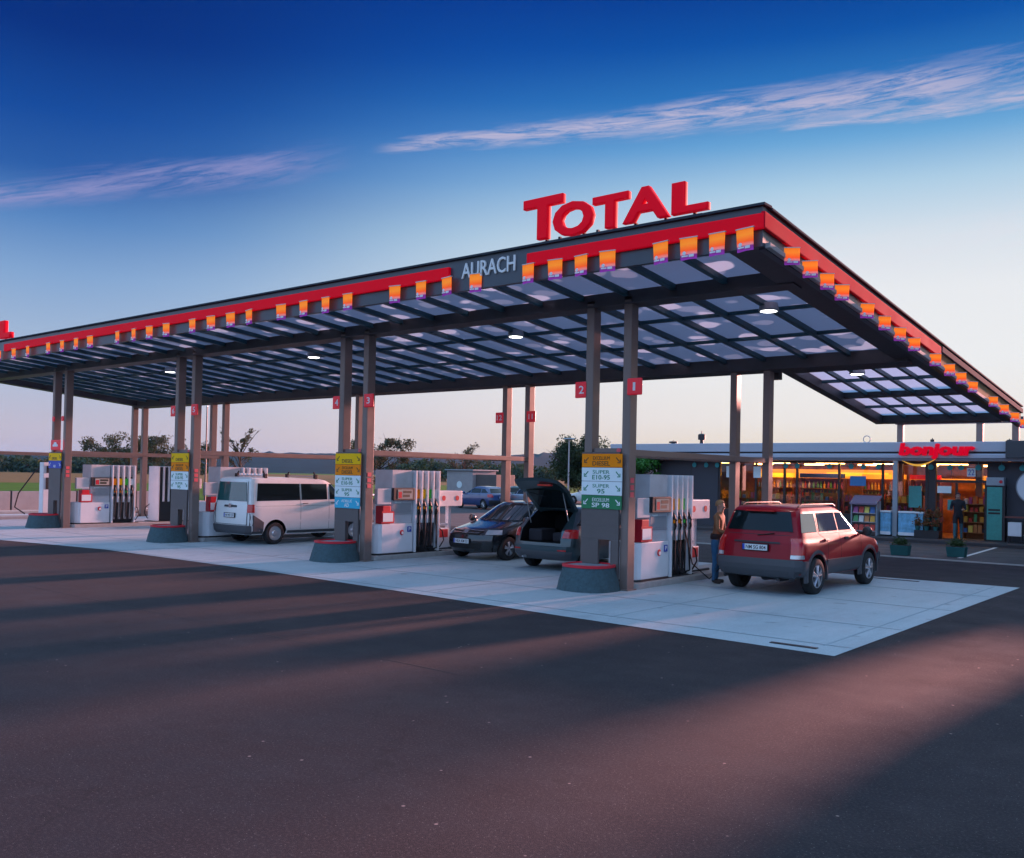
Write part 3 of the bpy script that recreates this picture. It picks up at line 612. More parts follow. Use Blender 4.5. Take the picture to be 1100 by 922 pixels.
# bay number signs
def numsign(x, y, z, num, label, s=.33, small=False):
    t = thing('bay_number_sign', (x, y, z), label, 'sign', 'red bay number signs')
    mb = MB(); mb.box(0, s, -.05, -.002, 0, s); mb.build('plate', M['sign_red'], t, bevel=.03)
    w = {'1':.055,'12':.2,'11':.15}.get(num,.12); textobj('number', num, M['ink_white'], s/2-w/2, s/2+w/2, .085, s-.085, -.051, .005, t, bold=.01)
for i, (a, b) in enumerate([('2','1'),('4','3'),('6','5')]):
    numsign(XX[i]-W-.27, .05, 3.80, a, 'red square sign, left of the %s post pair' % ('nearest','middle','third')[i])
    numsign(XX[i]-.02, -.055, 3.80, b, 'red square sign, right of the %s post pair' % ('nearest','middle','third')[i])
numsign(XX[1]-W-.27, D-.2, 3.80, '12', 'small dark red sign on the left post of a rear pair'); numsign(XX[1]-.03, D-.3, 3.80, '11', 'small dark red sign on the right post of a rear pair')
for j, x in enumerate((XX[3]-.95, XX[3]-.25)):
    mb = MB(); mb.lathe([(0,0),(.09,0),(.09,.03),(0,.03)], axis='y', n=16); o = mb.build('reflector', M['sign_red'], None, (x+.03, -.035, 3.9)); tag(o, 'tiny round red reflector on the %s post of the leftmost front pair' % ['left','right'][j], 'reflector')
# ------------------------------------------------------------------ concrete collars
def collar(x, label):
    t = thing('post_collar', (x-.66, -.36, 0), label, 'bollard', 'flared concrete collars at the front posts')
    n = 40; mb = MB(); prof = [(.60,0),(.585,.06),(.55,.2),(.505,.36),(.485,.46)]
    vs = []; fs = []; m_ = len(prof)
    for k in range(n):
        a = 2*pi*k/n; ca = cos(a); sa = sin(a); e = .8
        for j, (r, h) in enumerate(prof):
            q = r+.012*mnoise.noise(Vector((a*6, h*14, x))); vs.append((q*math.copysign(abs(ca)**e, ca), q*.95*math.copysign(abs(sa)**e, sa), h))
    for k in range(n):
        for j in range(m_-1): fs.append((k*m_+j, ((k+1)%n)*m_+j, ((k+1)%n)*m_+j+1, k*m_+j+1))
    mb.add(vs, fs); mb.build('wall', M['concrete_block'], t, smooth=True, angle=60)
    mb = MB(); vs = []; fs = []
    pr = [(.50,.455),(.505,.50),(.46,.51),(.45,.47)]
    for k in range(n):
        a = 2*pi*k/n; ca = cos(a); sa = sin(a); e = .8
        for r, h in pr: vs.append((r*math.copysign(abs(ca)**e, ca), r*.95*math.copysign(abs(sa)**e, sa), h))
    for k in range(n):
        for j in range(4): fs.append((k*4+j, ((k+1)%n)*4+j, ((k+1)%n)*4+(j+1)%4, k*4+(j+1)%4))
    mb.add(vs, fs); mb.build('rim', M['red'], t, smooth=True, angle=40)
    mb = MB(); mb.add([(.455*math.copysign(abs(cos(2*pi*k/n))**.8, cos(2*pi*k/n)), .43*math.copysign(abs(sin(2*pi*k/n))**.8, sin(2*pi*k/n)), .478) for k in range(n)], [tuple(range(n))]); mb.build('fill', M['cap_grey'], t)
for i, l in enumerate(('dark flared stone collar with red rim at the frontmost post pair','dark flared stone collar with red rim below the light blue sign','dark flared stone collar with red rim at the third post pair, beside the van','dark flared stone collar with red rim farthest left')): collar(XX[i], l)
# ------------------------------------------------------------------ islands and dispensers
for i, x in enumerate(XX):
    mb = MB(); n = 10; p = [(x-.06+0*k, 0) for k in (0,)]
    a = [(x-.53+.55*cos(pi*k/n+pi), .42-.22*sin(pi*k/n)*1.0) for k in range(n+1)]; b = [(x-.53+.55*cos(pi*k/n), 6.2+.22*sin(pi*k/n)) for k in range(n+1)]
    mb.prism(a+b, 0, .12, 'z'); tag(mb.build('pump_island', M['kerb'], bevel=.015), kind='structure')
def dispenser(loc, label, flip=False):
    t = thing('fuel_dispenser', loc, label, 'fuel pump', 'fuel dispensers on the islands')
    # local frame: x across (face +X at 0), y along the island
    mb = MB(); n = 8; c = [(-.37-.37*cos(pi*k/n)*-1, .30-.28*sin(pi*k/n)) for k in range(n+1)]
    poly = [(0,.30)]+[(-.375+.375*cos(pi*k/n), .30-.24*sin(pi*k/n)) for k in range(1,n)]+[(-.75,.30),(-.75,1.36),(0,1.36)]
    mb.prism(poly, .04, .78, 'z'); cab = mb.build('cabinet', M['white'], t, bevel=.012)
    mb = MB(); mb.prism([(a*1.0+(.02 if a > -.3 else -.02), b-.015) for a, b in poly], -.09, .04, 'z'); mb.box(-.72,-.03,1.3,2.5,-.09,.03); mb.build('plinth', M['dark_plastic'], t)
    mb = MB(); mb.box(-.70,-.05,.66,1.37,.782,2.14); mb.box(-.69,-.06,.67,1.36,2.141,2.16); mb.build('tower', M['white_dirty'], t, bevel=.01)
    mb = MB(); mb.box(-.045,-.035,.68,1.36,1.02,1.035); mb.box(-.0495,-.042,.70,1.34,1.05,1.30); mb.build('flap', M['grey_panel'], t)
    mb = MB(); mb.box(-.05,.035,.64,1.39,1.38,1.70); d = mb.build('display', M['dark_plastic'], t, bevel=.01)
    mb = MB(); mb.box(.036,.04,.78,1.30,1.42,1.66); mb.build('screen', mat('screen', (.35,.30,.28), .2, emit=(.7,.6,.55), estr=.12), d)
    mb = MB(); mb.box(.041,.043,.80,.92,1.44,1.60); mb.build('price_tag', M['red'], d); mb = MB(); mb.box(.041,.043,.96,1.26,1.56,1.63); mb.build('readout', M['ink_dark'], d); mb = MB(); mb.box(.041,.043,.96,1.20,1.46,1.53); mb.build('readout', M['ink_dark'], d)
    mb = MB(); mb.box(-.05,-.044,.78,.98,1.12,1.34); mb.build('info_sticker', M['sign_white'], t); mb = MB(); mb.box(-.05,-.0435,1.05,1.16,1.16,1.26); mb.build('warning_sticker', M['sign_yellow'], t)
    mb = MB(); mb.box(-.12,.0,.12,.58,1.28,1.68); mb.box(-.08,-.05,.58,.66,1.45,1.5); mb.build('side_box', M['white_dirty'], t, bevel=.012)
    mb = MB(); mb.box(-.3,-.02,.34,.60,.785,1.24); mb.build('towel_box', M['red'], t, bevel=.01)
    mb = MB(); mb.box(-.018,.004,.28,.70,.80,1.10); f = mb.build('notice', M['red'], t); mb = MB(); mb.box(.005,.009,.32,.66,.84,1.06); mb.build('paper', M['sign_white'], f)
    mb = MB(); mb.lathe([(0,0),(.07,0),(.07,.008),(0,.008)], axis='x', n=16, c=(.003,.98,.55)); e = mb.build('emblem', M['red'], cab); mb = MB(); mb.lathe([(0,0),(.04,0),(.04,.004),(0,.004)], axis='x', n=14, c=(.0115,1.0,.54)); mb.build('emblem_centre', M['ink_white'], e)
    mb = MB(); mb.box(.003,.010,1.17,1.31,.56,.70); pk = mb.build('badge', M['sign_blue'], cab); textobj('letter', 'P', M['ink_white'], 1.21, 1.28, .585, .68, .0105, .003, pk, face='+x', bold=.02)
    # hose module
    mb = MB(); mb.box(-.62,-.13,1.42,2.30,.04,2.12); mb.build('hose_back', M['dark_plastic'], t)
    for k in range(5):
        y = 1.42+.215*k; mb = MB(); mb.box(-.70,.03,y,y+.052,(.78 if k not in (0,4) else .02),2.155); mb.build('fin', M['white'], t, bevel=.006)
    cols = [M['sign_orange'], M['sign_yellow'], M['hose_green'], M['sign_white']]
    for k in range(4):
        y = 1.475+.215*k
        mb = MB(); mb.box(-.13,-.09,y+.01,y+.15,1.72,2.12); mb.build('hose_cover', M['grey_panel'], t); mb = MB(); mb.box(-.13,-.05,y+.02,y+.14,1.10,1.36); mb.build('holster', M['grey_panel'], t)
        mb = MB(); mb.box(-.128,-.015,y+.02,y+.14,1.42,1.66); mb.build('grade_label', cols[k], t)
        mb = MB(); mb.tube([(-.02,y+.08,1.36),(.03,y+.07,1.24),(.05,y+.09,1.08),(.02,y+.1,1.0)], [.03,.035,.028,.02], 8); mb.tube([(.03,y+.02,1.24),(.06,y+.10,1.20)], .022, 6); mb.build('nozzle', M['black'], t, smooth=True)
        mb = MB(); mb.box(.0,.055,y+.03,y+.12,1.14,1.22); mb.build('nozzle_cover', [M['sign_orange'],M['sign_orange'],M['hose_green'],M['grey_panel']][k], t, bevel=.01)
        mb = MB(); mb.tube([(.02,y+.1,1.02),(.05,y+.08,.7),(.06,y+.05,.25),(.04,y+.09,.12),(.0,y+.14,.25),(-.05,y+.13,1.0),(-.1,y+.1,1.5)], .014, 6); mb.build('hose', M['rubber'], t, smooth=True)
        mb = MB(); mb.box(-.128,-.085,y+.03,y+.13,.15,1.0); mb.build('hose_channel', M['chrome'], t)
    mb = MB(); mb.tube([(-.1,2.3,.7),(.05,2.42,.55),(.08,2.45,.3),(.02,2.36,.12),(-.05,2.2,.08)], .018, 6); mb.build('spare_hose', M['rubber'], t, smooth=True)
    if flip: t.rotation_euler = (0,0,pi)
    return t
M['hose_green'] = mat('hose_green', (.05,.55,.05), .45)
d0 = dispenser((-.10,.36,.12), 'white fuel dispenser with hanging black hoses beside the red off-roader')
labs = ['','white fuel dispenser with four coloured nozzles left of the black hatchback','white fuel dispenser mostly hidden behind the white van','white fuel dispenser at the left, nearer one on its island','white fuel dispenser at the far left behind the leftmost front posts']
for i in range(1, 4): dup(d0, (XX[i]-.10,.36,.12), labs[i])
f = dup(d0, (XX[3]-.98,6.05,.12), 'white fuel dispenser at the left, farther one of its island', pi); 
def servicepost(x, label):
    t = thing('service_post', (x-.5, 2.75, .12), label, 'service post', 'service posts at the island middle')
    mb = MB(); mb.box(-.10,.30,.0,.95,1.20,1.62); sg = mb.build('sign_box', M['white'], t, bevel=.015)
    for y in (.22,.75):
        mb = MB(); mb.lathe([(0,0),(.07,0),(.07,.006),(0,.006)], axis='x', n=14, c=(.301,y,1.42)); mb.build('mark', M['red'], sg)
    mb = MB(); mb.box(-.02,.10,.15,.25,0,1.2); mb.box(-.02,.10,.62,.72,0,1.2); mb.box(-.02,.08,.24,.64,.66,.72); mb.build('stand', M['white'], t, bevel=.008)
    mb = MB(); mb.box(-.2,.33,-.12,.42,.02,.60); mb.build('bin', M['white'], t, bevel=.02)
    mb = MB(); mb.box(-.15,.345,-.06,.36,.36,.58); mb.build('bin_front', M['red'], t, bevel=.01)
    mb = MB(); mb.tube([(.3,-.35,.06),(.32,.9,.06)], .03, 8); mb.tube([(.3,-.3,.06),(.3,-.3,-.06)], .04, 8); mb.build('guard_pipe', M['dark_plastic'], t)
    return t
p0 = servicepost(0, 'white two-legged service stand with red marks behind the standing man')
dup(p0, (XX[1]-.5,2.75,.12), 'white two-legged service stand with red marks beside the black hatchback')
dup(p0, (XX[2]-.5,2.75,.12), 'white service stand hidden beyond the white van')
# tall hose post at far left
t = thing('hose_post', (-31.4,2.6,.0), 'tall slim white post with a looping black hose at the left picture edge', 'pump')
mb = MB(); mb.box(-.1,.28,-.1,.35,.1,2.35); mb.build('body', M['white'], t, bevel=.02)
mb = MB(); mb.box(.281,.29,.0,.2,1.2,1.7); mb.box(.281,.30,.02,.18,1.9,2.2); mb.build('holder', M['dark_plastic'], t)
mb = MB(); mb.tube([(-.1,.1,2.3),(-.4,-.2,1.9),(-.9,-.6,1.0),(-1.0,-.7,.4),(-.7,-.4,.12)], .03, 8); mb.build('hose', M['rubber'], t, smooth=True)
mb = MB(); mb.box(-.2,.4,-.2,.5,.0,.12); mb.build('base', M['kerb'], t)
# ------------------------------------------------------------------ boundary wall at left, guard rail, kiosk, lamp post, poles
t = thing('boundary_wall', (-35.6,0,0), 'low grey concrete boundary wall with dark posts at the left', 'wall')
for k in range(12):
    y = -24+3.0*k; mb = MB(); mb.box(-.08,.08,y+.04,y+2.96,0,1.0 if y < 12 else 1.0); mb.build('wall_panel', M['wall_concrete'], t, bevel=.01)
    mb = MB(); mb.box(-.07,.07,y-.035,y+.035,0,1.03); mb.build('wall_post', M['frame_dark'], t)
t = thing('guard_rail', (-36.5,14,0), 'white metal guard rail along the grass behind the pumps', 'guard rail')
mb = MB(); mb.tube([(0,0,.62),(-3,16,.62),(-2,40,.62)], .07, 8); mb.build('rail', M['white'], t)
for k in range(9):
    mb = MB(); mb.box(-.04,.04,-.04,.04,0,.62); mb.build('rail_post', M['galv'], t, loc=((-3*k*2/16 if k*4 < 16 else -3+(k*4-16)/24), k*4.4, 0) if k else (0,0,0))
t = thing('utility_kiosk', (-44.5,43.5,0), 'grey box kiosk with a round mark on its wall beyond the parked cars', 'kiosk')
mb = MB(); mb.box(-1.4,1.6,-1,2,0,2.5); mb.build('wall', M['wall_concrete'], t, bevel=.02)
mb = MB(); mb.box(1.61,3.9,-.6,1.8,0,2.2); mb.build('annex', M['panel_brown'], t, bevel=.02)
mb = MB(); mb.box(-1.55,1.75,-1.15,2.15,2.505,2.6); mb.build('roof', M['grey_panel'], t, bevel=.02)
mb = MB(); mb.lathe([(0,0),(.3,0),(.3,.02),(0,.02)], axis='y', n=20, c=(.1,-1.03,1.3)); mb.build('round_mark', M['sign_white'], t)
t = thing('street_lamp', (-26.2,33.5,0), 'slim pale street lamp in front of the big dark tree', 'street lamp')
mb = MB(); mb.tube([(0,0,0),(0,0,4.6)], [.07,.045], 8); mb.build('pole', M['galv'], t, smooth=True)
mb = MB(); mb.lathe([(0,.12),(.35,.1),(.4,.03),(.36,0),(0,-.02)], c=(0,0,4.6), n=16); mb.build('lamp_head', M['grey_panel'], t, smooth=True)
for j, xp in enumerate((214, 221)):
    dd = _f+_r*((xp-569.88)/992.42); dd.z = 0; dd.normalize()
    t = thing('flagpole', (9.76+dd.x*58, -15.19+dd.y*58, 0), 'slender grey pole just right of posts 5 and 6, %s of two' % ['left','right'][j], 'pole', 'bare poles left of the van')
    mb = MB(); mb.tube([(0,0,0),(0,0,5.9)], [.06,.035], 8); mb.build('pole', M['panel_brown'], t, smooth=True); mb = MB(); mb.lathe([(0,.08),(.05,.04),(.05,0),(0,0)], c=(0,0,5.9), n=8); mb.build('pole_cap', M['galv'], t)
# ------------------------------------------------------------------ shop
YS = 22.5
shop = thing('shop_building', (0,YS,0), 'long flat-roofed station shop with warm lit glass front', 'shop')
def sb(name, x0, x1, y0, y1, z0, z1, mt_, bevel=.0, parent=None):
    mb = MB(); mb.box(x0,x1,y0,y1,z0,z1); return mb.build(name, mt_, parent or shop, bevel=bevel)
sb('wall', -12.9,-9.72, 0,.25, 0,3.05, M['shop_wall']); sb('wall', 1.40,9.0, 0,.25, 0,3.05, M['shop_wall']); sb('wall', -12.9,-12.65,.26,9,0,3.05, M['shop_wall']); sb('wall', 8.75,9.0,.26,9,0,3.05, M['shop_wall']); sb('wall',-12.6,8.7,8.8,9,0,3.05,M['shop_in'])
sb('wall_seam', -11.1,-11.07,-.01,-.002,.1,3.0,M['frame_dark'])
sb('sill_wall', -9.715,-.85, 0,.2, 0,.90, M['frame_dark']); sb('window_head', -9.715,1.395,0,.2,2.97,3.05, M['frame_dark'])
sb('floor', -12.6,8.7,.26,8.75,.05,.1, M['shop_floor']); sb('ceiling', -12.6,8.7,.26,8.75,3.06,3.1, M['shop_in'])
# roof: pale upper band, recessed shadow line, lower metal edge
sb('roof', -15.2,10.5,-.55,9.6,3.42,3.80, M['shop_roof'], .02); sb('roof_recess', -15.1,10.4,-.42,9.5,3.35,3.42, M['frame_dark']); sb('roof_edge', -15.2,10.5,-.6,.6,3.17,3.35, M['shop_roof'],.03); sb('soffit', -15.15,10.4,-.58,9.4,3.07,3.17, M['shop_fascia'])
sb('roof_end_block', 2.15,5.6,-.7,-.552,3.2,3.82, M['cladding'],.02)
# windows
mx_ = [-9.7,-7.95,-6.64,-6.08,-4.27,-2.5,-.82]
for a, b in zip(mx_, mx_[1:]):
    fr = sb('window', a,a+.08,.02,.14,.905,2.965, M['frame_dark']); sb('pane', a+.085,b-.005,.07,.08,.905,2.965, M['pane'], parent=fr)
sb('window', -.82,-.72,.02,.14,.905,2.965, M['frame_dark'])
sb('door_pier', -.70,-.42,.0,.15,.1,2.965, M['frame_dark'])
dr = sb('entrance', -.41,1.39,.03,.13,2.26,2.36, M['frame_dark']); sb('transom_pane', -.40,1.38,.075,.08,2.365,2.96, M['pane'], parent=dr); sb('door_leaf', .28,.36,.03,.13,.1,2.255, M['frame_dark'], parent=dr); sb('door_pane', -.41,.275,.07,.08,.12,2.25, M['pane'], parent=dr); sb('door_frame', 1.31,1.39,.03,.13,.1,2.255, M['frame_dark'], parent=dr)
sb('awning_post', -1.86,-1.68,-.62,-.50,.12,3.06, M['grey_panel'],.01)
# interior: lamps, shelving bays, counters
for k in range(8):
    x = -11+2.5*k; o = sb('ceiling_lamp', x,x+1.2,2.0,2.25,2.98,3.04, M['warm_lamp'])
for k in range(7):
    x = -10.6+2.6*k; o = sb('ceiling_lamp', x,x+.9,5.6,5.8,2.98,3.04, M['warm_lamp'])
sb('light_band', -9.4,-3.0,3.6,3.7,2.35,2.75, M['amber_band']); sb('light_band', -5.9,-3.2,3.0,3.08,2.45,2.62, M['yellow_band']); sb('light_band',-2.4,1.2,3.4,3.5,2.30,2.42,M['amber_band']); sb('back_panel',-9.5,8.0,4.6,4.7,.1,2.9,M['shop_in']); sb('back_panel',-4.2,-1.0,4.4,4.5,1.7,2.9,M['purple_panel']); sb('back_panel',-8.9,-6.9,4.4,4.5,1.5,2.3,M['purple_panel'])
goods = [mat('pack%d' % i, c, .5) for i, c in enumerate([(.6,.05,.03),(.7,.35,.03),(.75,.6,.1),(.08,.3,.1),(.05,.15,.4),(.65,.6,.55),(.4,.08,.25),(.55,.2,.05),(.02,.02,.03)])]
shelf_lab = ['far left','left','second','third','fourth','middle','sixth','seventh','right']
rg = random.Random(3)
pk0 = []
for i, gm in enumerate(goods):
    mb = MB(); w_ = .10+.03*(i % 3); h_ = .16+.05*(i % 4); mb.box(-w_/2,w_/2,-.05,.05,0,h_*.82); mb.hexa([(-w_/2,-.05,h_*.82),(w_/2,-.05,h_*.82),(w_/2,.05,h_*.82),(-w_/2,.05,h_*.82),(-w_/2,-.01,h_),(w_/2,-.01,h_),(w_/2,.01,h_),(-w_/2,.01,h_)]) ; me = mb.build('shop_packet', gm, None); pk0.append(me)
first = [True]*len(pk0); cnt = 0
for si, (x0, x1) in enumerate([(-9.4,-8.1),(-7.8,-6.8),(-6.0,-4.6),(-4.3,-2.9),(-2.6,-1.1),(.35,1.35)]):
    t = thing('shop_shelf', (x0, YS+1.0, .1), 'shelving unit with colourful goods behind the shop glass, %s from left' % ['first','second','third','fourth','fifth','last, at the open door'][si], 'shelf', 'shelves inside the shop')
    L_ = x1-x0; levels = [.12,.52,.92,1.30] if si < 5 else [.25,.65,1.05,1.35]
    mb = MB(); mb.box(0,L_,.2,.25,0,1.62); mb.box(0,.04,-.2,.2,0,1.62); mb.box(L_-.04,L_,-.2,.2,0,1.62); mb.build('frame', M['shelf'], t)
    for z in levels:
        mb = MB(); mb.box(.04,L_-.04,-.2,.2,z-.03,z); mb.build('board', M['shelf'], t)
        x = .10
        while x < L_-.08:
            i = rg.randrange(len(pk0))
            if first[i]: p = pk0[i]; first[i] = False
            else: p = pk0[i].copy(); COL.objects.link(p)
            p.location = (x0+x, YS+1.0-.1, .1+z+.001); p.rotation_euler = (0,0,rg.uniform(-.2,.2)); tag(p, 'small colourful packet on a shelf behind the shop window', 'packet', 'goods on the shop shelves'); x += rg.uniform(.15,.24); cnt += 1
for p, f_ in zip(pk0, first):
    if f_: bpy.data.objects.remove(p)
bt0 = None
for si, (x0, x1) in enumerate([(-9.0,-7.2),(-6.9,-4.9),(-4.1,-2.3),(-2.1,-.9),(.5,1.9)]):
    t = thing('drinks_shelf', (x0, YS+2.6, .1), 'tall back shelf of bottles inside the shop, %s from left' % ['first','second','third','fourth','fifth'][si], 'shelf', 'tall shelves deep inside the shop')
    L_ = x1-x0; mb = MB(); mb.box(0,L_,.2,.24,0,2.25); mb.box(0,.04,-.18,.2,0,2.25); mb.box(L_-.04,L_,-.18,.2,0,2.25); mb.build('frame', M['purple_panel'] if si % 2 else M['shelf'], t)
    mb = MB(); mb.box(0,L_,-.2,.0,2.26,2.45); mb.build('header', [M['yellow_band'],M['sign_blue'],M['amber_band'],M['sign_red'],M['amber_band']][si], t)
    for z in (1.0,1.4,1.8):
        mb = MB(); mb.box(.04,L_-.04,-.18,.2,z-.03,z); mb.build('board', M['shelf'], t)
        x = .12
        while x < L_-.1:
            if bt0 is None:
                bt0 = []
                for gm in goods[:8]:
                    mb = MB(); mb.lathe([(0,0),(.045,0),(.045,.17),(.018,.24),(.018,.30),(0,.30)], n=8); bt0.append(mb.build('drink_bottle', gm, None, smooth=True))
                used_ = [True]*8
            i = rg.randrange(8)
            if used_[i]: p = bt0[i]; used_[i] = False
            else: p = bt0[i].copy(); COL.objects.link(p)
            p.location = (x0+x, YS+2.5, .1+z+.001); tag(p, 'small bottle on a tall shelf deep inside the lit shop', 'bottle', 'bottles on the tall shop shelves'); x += rg.uniform(.11,.2)
for p, u_ in zip(bt0, used_):
    if u_: bpy.data.objects.remove(p)
t = thing('bakery_counter', (.45,YS+2.1,.1), 'orange lit bakery counter seen through the open shop door', 'counter')
mb = MB(); mb.box(0,.95,0,.6,0,.9); mb.build('base', M['shelf'], t, bevel=.01); mb = MB(); mb.box(0,.95,-.02,.6,.9,1.3); mb.build('lit_tray', M['amber_band'], t)
mb = MB(); mb.box(.05,.95,.0,.04,1.95,2.08); mb.build('lit_header', M['amber_band'], t); mb = MB(); mb.box(.1,.35,-.06,-.03,1.15,1.5); mb.build('price_card', M['sign_yellow'], t)
# shop sign
sg = thing('shop_sign', (0,YS-.62,3.1), 'glowing red script sign bonjour with orange smile on the shop roof edge', 'sign')
o = textobj('lettering', 'bonjour', M['bonjour'], -1.62, 1.14, .02, .66, -.03, .09, sg, bold=.035, shear=.12, bevel=.018)
mb = MB(); n = 24
vs = [(-1.5+1.25*k/n, -.0, -.02-.17*sin(pi*k/n)+.06*(k/n)) for k in range(n+1)]
up = [(x, z+ .0) for x, y, z in vs]; lo = [(x, z-.005-.075*sin(pi*k/n)) for k, (x, y, z) in enumerate(vs)]
mb.prism(up+lo[::-1][1:-1], -.09, -.03); mb.build('smile', M['smile'], sg)
mb = MB(); mb.box(-1.55,1.05,-.03,.0,.28,.33); mb.build('sign_rail', M['steel_dark'], sg)
# teal dots hanging at the window head
for k, x in enumerate([-10.9,-10.3,-9.75,-6.5,-6.0,-4.6,-3.7,-3.2,-2.6,-.6,.1,.5,1.1,1.9,2.6]):
    mb = MB(); mb.lathe([(0,0),(.11,.0),(.11,.015),(0,.015)], axis='y', n=12); mb.box(-.005,.005,.003,.01,.1,.2); o = mb.build('round_hanger', M['teal_dot'], None, (x, YS-.06, 2.84)); tag(o, 'small teal disc at the shop front top, '+['leftmost of three on the dark wall','middle of three on the dark wall','at the left window corner','left of the pair above the off-roader','right of the pair above the off-roader','near the second window post','above the blue poster at left','above the blue poster at right','by the grey awning post','on the dark door pier','above the left door pane','left of the number notice','right of the number notice','above the green cabinet','above the white disc sign'][k], 'hanger', 'teal discs along the shop front')
def poster(x0, x1, z0, z1, mt_, label, y=-.03, cat='poster'):
    mb = MB(); mb.box(x0,x1,y,y+.012,z0,z1); o = mb.build('poster', mt_, None, (0,YS,0), bevel=.003); return tag(o, label, cat)
poster(-1.42,-.93,1.25,2.1,M['teal_panel'],'pale teal poster on the shop window left of the entrance')
poster(-.36,.15,1.85,2.12,M['sign_white'],'white notice on the left door pane'); 
o = poster(.70,1.0,2.5,2.82,M['sign_white'],'white number notice above the shop door'); textobj('number', '22', M['sign_blue'], .74,.96,2.55,2.77,-.031,.004,o)
poster(.02,.22,1.2,1.6,M['teal_panel'],'small teal poster low on the left door pane'); poster(-9.3,-9.0,2.3,2.8,M['sign_white'],'white card in the leftmost shop window'); poster(-8.0,-7.65,2.3,2.8,M['sign_white'],'white card by the second window post from left')
poster(-3.75,-3.1,2.05,2.45,mat('blue_poster',(.05,.2,.45),.5),'blue poster high in the shop window behind the red off-roader')
# green advertising cabinet
t = thing('advert_cabinet', (1.43,YS-.34,.12), 'tall green cabinet with grey header right of the shop door', 'cabinet')
mb = MB(); mb.box(0,.66,0,.3,0,2.05); mb.build('body', M['frame_dark'], t, bevel=.01); mb = MB(); mb.box(.05,.56,-.02,-.003,.05,2.0); fp=mb.build('front_panel', mat('green_panel',(.05,.30,.26),.4,noise=.15), t)
mb = MB(); mb.box(.02,.62,-.04,.25,2.06,2.36); mb.build('header', M['grey_panel'], t, bevel=.01); mb = MB(); mb.lathe([(0,0),(.06,0),(.06,.01),(0,.01)], axis='y', n=12, c=(.52,-.055,2.2)); mb.build('dot', M['red'], t)
mb = MB(); [mb.box(.1,.5,-.026,-.021,z,z+.07) for z in (1.0,1.12)]; mb.build('caption_band', M['frame_dark'], fp)
# round white disc on the wall
t = thing('round_sign', (3.02,YS-.05,2.15), 'large round white disc sign on the dark wall at the right edge', 'sign')
mb = MB(); mb.lathe([(0,-.06),(.58,-.06),(.61,-.03),(.61,0),(0,0)], axis='y', n=40); mb.build('disc', M['white'], t, smooth=True); mb = MB(); mb.lathe([(.59,-.065),(.63,-.065),(.63,.0),(.59,.0)], axis='y', n=40); mb.build('ring', M['grey_panel'], t, smooth=True)
mb = MB(); [mb.box(.12*k-.3,.12*k-.24,-.068,-.061,-.1-.1*(k%2),.1+.06*k) for k in range(1,5)]; mb.build('emblem', M['grey_panel'], t)
# newspaper rack
t = thing('newspaper_rack', (-3.35,YS-1.0,.12), 'grey newspaper rack with slanted top in front of the shop windows', 'rack')
mb = MB(); mb.box(0,.04,0,.5,0,1.35); mb.box(.98,1.02,0,.5,0,1.35); mb.box(.04,.98,.46,.5,0,1.35); mb.build('sides', M['grey_panel'], t); mb = MB(); mb.hexa([(-.03,-.08,1.2),(1.05,-.08,1.2),(1.05,.52,1.5),(-.03,.52,1.5),(-.03,-.08,1.26),(1.05,-.08,1.26),(1.05,.52,1.56),(-.03,.52,1.56)]); mb.build('top', mat('rack_top',(.20,.14,.20),.6), t)
for k, z in enumerate((.15,.5,.85)):
    mb = MB(); mb.box(.05,.97,.02,.45,z,z+.03); s_ = mb.build('tray', M['galv'], t)
    for q in range(4): mb = MB(); mb.hexa([(.08+.22*q,.05,z+.03),(.26+.22*q,.05,z+.03),(.26+.22*q,.12,z+.27),(.08+.22*q,.12,z+.27),(.08+.22*q,.06,z+.03),(.26+.22*q,.06,z+.03),(.26+.22*q,.13,z+.27),(.08+.22*q,.13,z+.27)]); o = mb.build('newspaper', goods[(k*3+q*2) % 8 if k else 0], None, (-3.35,YS-1.0,.12)); tag(o, 'folded newspaper in the grey rack outside the shop', 'newspaper', 'papers in the newspaper rack')
for j, x in enumerate((-2.28,-1.62+.03)):
    t = thing('ice_chest', (x,YS-.75,.12), 'pale blue printed chest freezer under the shop window, %s of two' % ['left','right'][j], 'freezer', 'chest freezers at the shop front')
    w_ = .40 if j == 0 else .92; mb = MB(); mb.box(0,w_,0,.6,.05,.92); mb.build('body', M['ice_blue'], t, bevel=.02); mb = MB(); mb.box(-.01,w_+.01,-.02,.62,.925,.99); mb.build('lid', M['white'], t, bevel=.015); mb = MB(); mb.box(0,w_,-.012,-.002,.06,.18); mb.build('base_band', M['white'], t)
t = thing('waste_bin', (2.3,YS-.9,.12), 'white box and dark bin by the wall at the right edge', 'bin')
mb = MB(); mb.box(0,.45,0,.45,.25,.75); mb.build('box', M['white'], t, bevel=.02); mb = MB(); mb.box(.5,1.1,0,.5,0,.9); mb.build('bin_body', M['dark_plastic'], t, bevel=.03); mb = MB(); mb.box(-.1,1.2,-.05,.55,.905,.95); mb.build('top_board', mat('bench_red',(.2,.06,.05),.6), t)
mb = MB(); [mb.box(x,x+.05,y,y+.05,0,.25) for x in (0,.4) for y in (0,.4)]; mb.build('feet', M['steel_dark'], t)
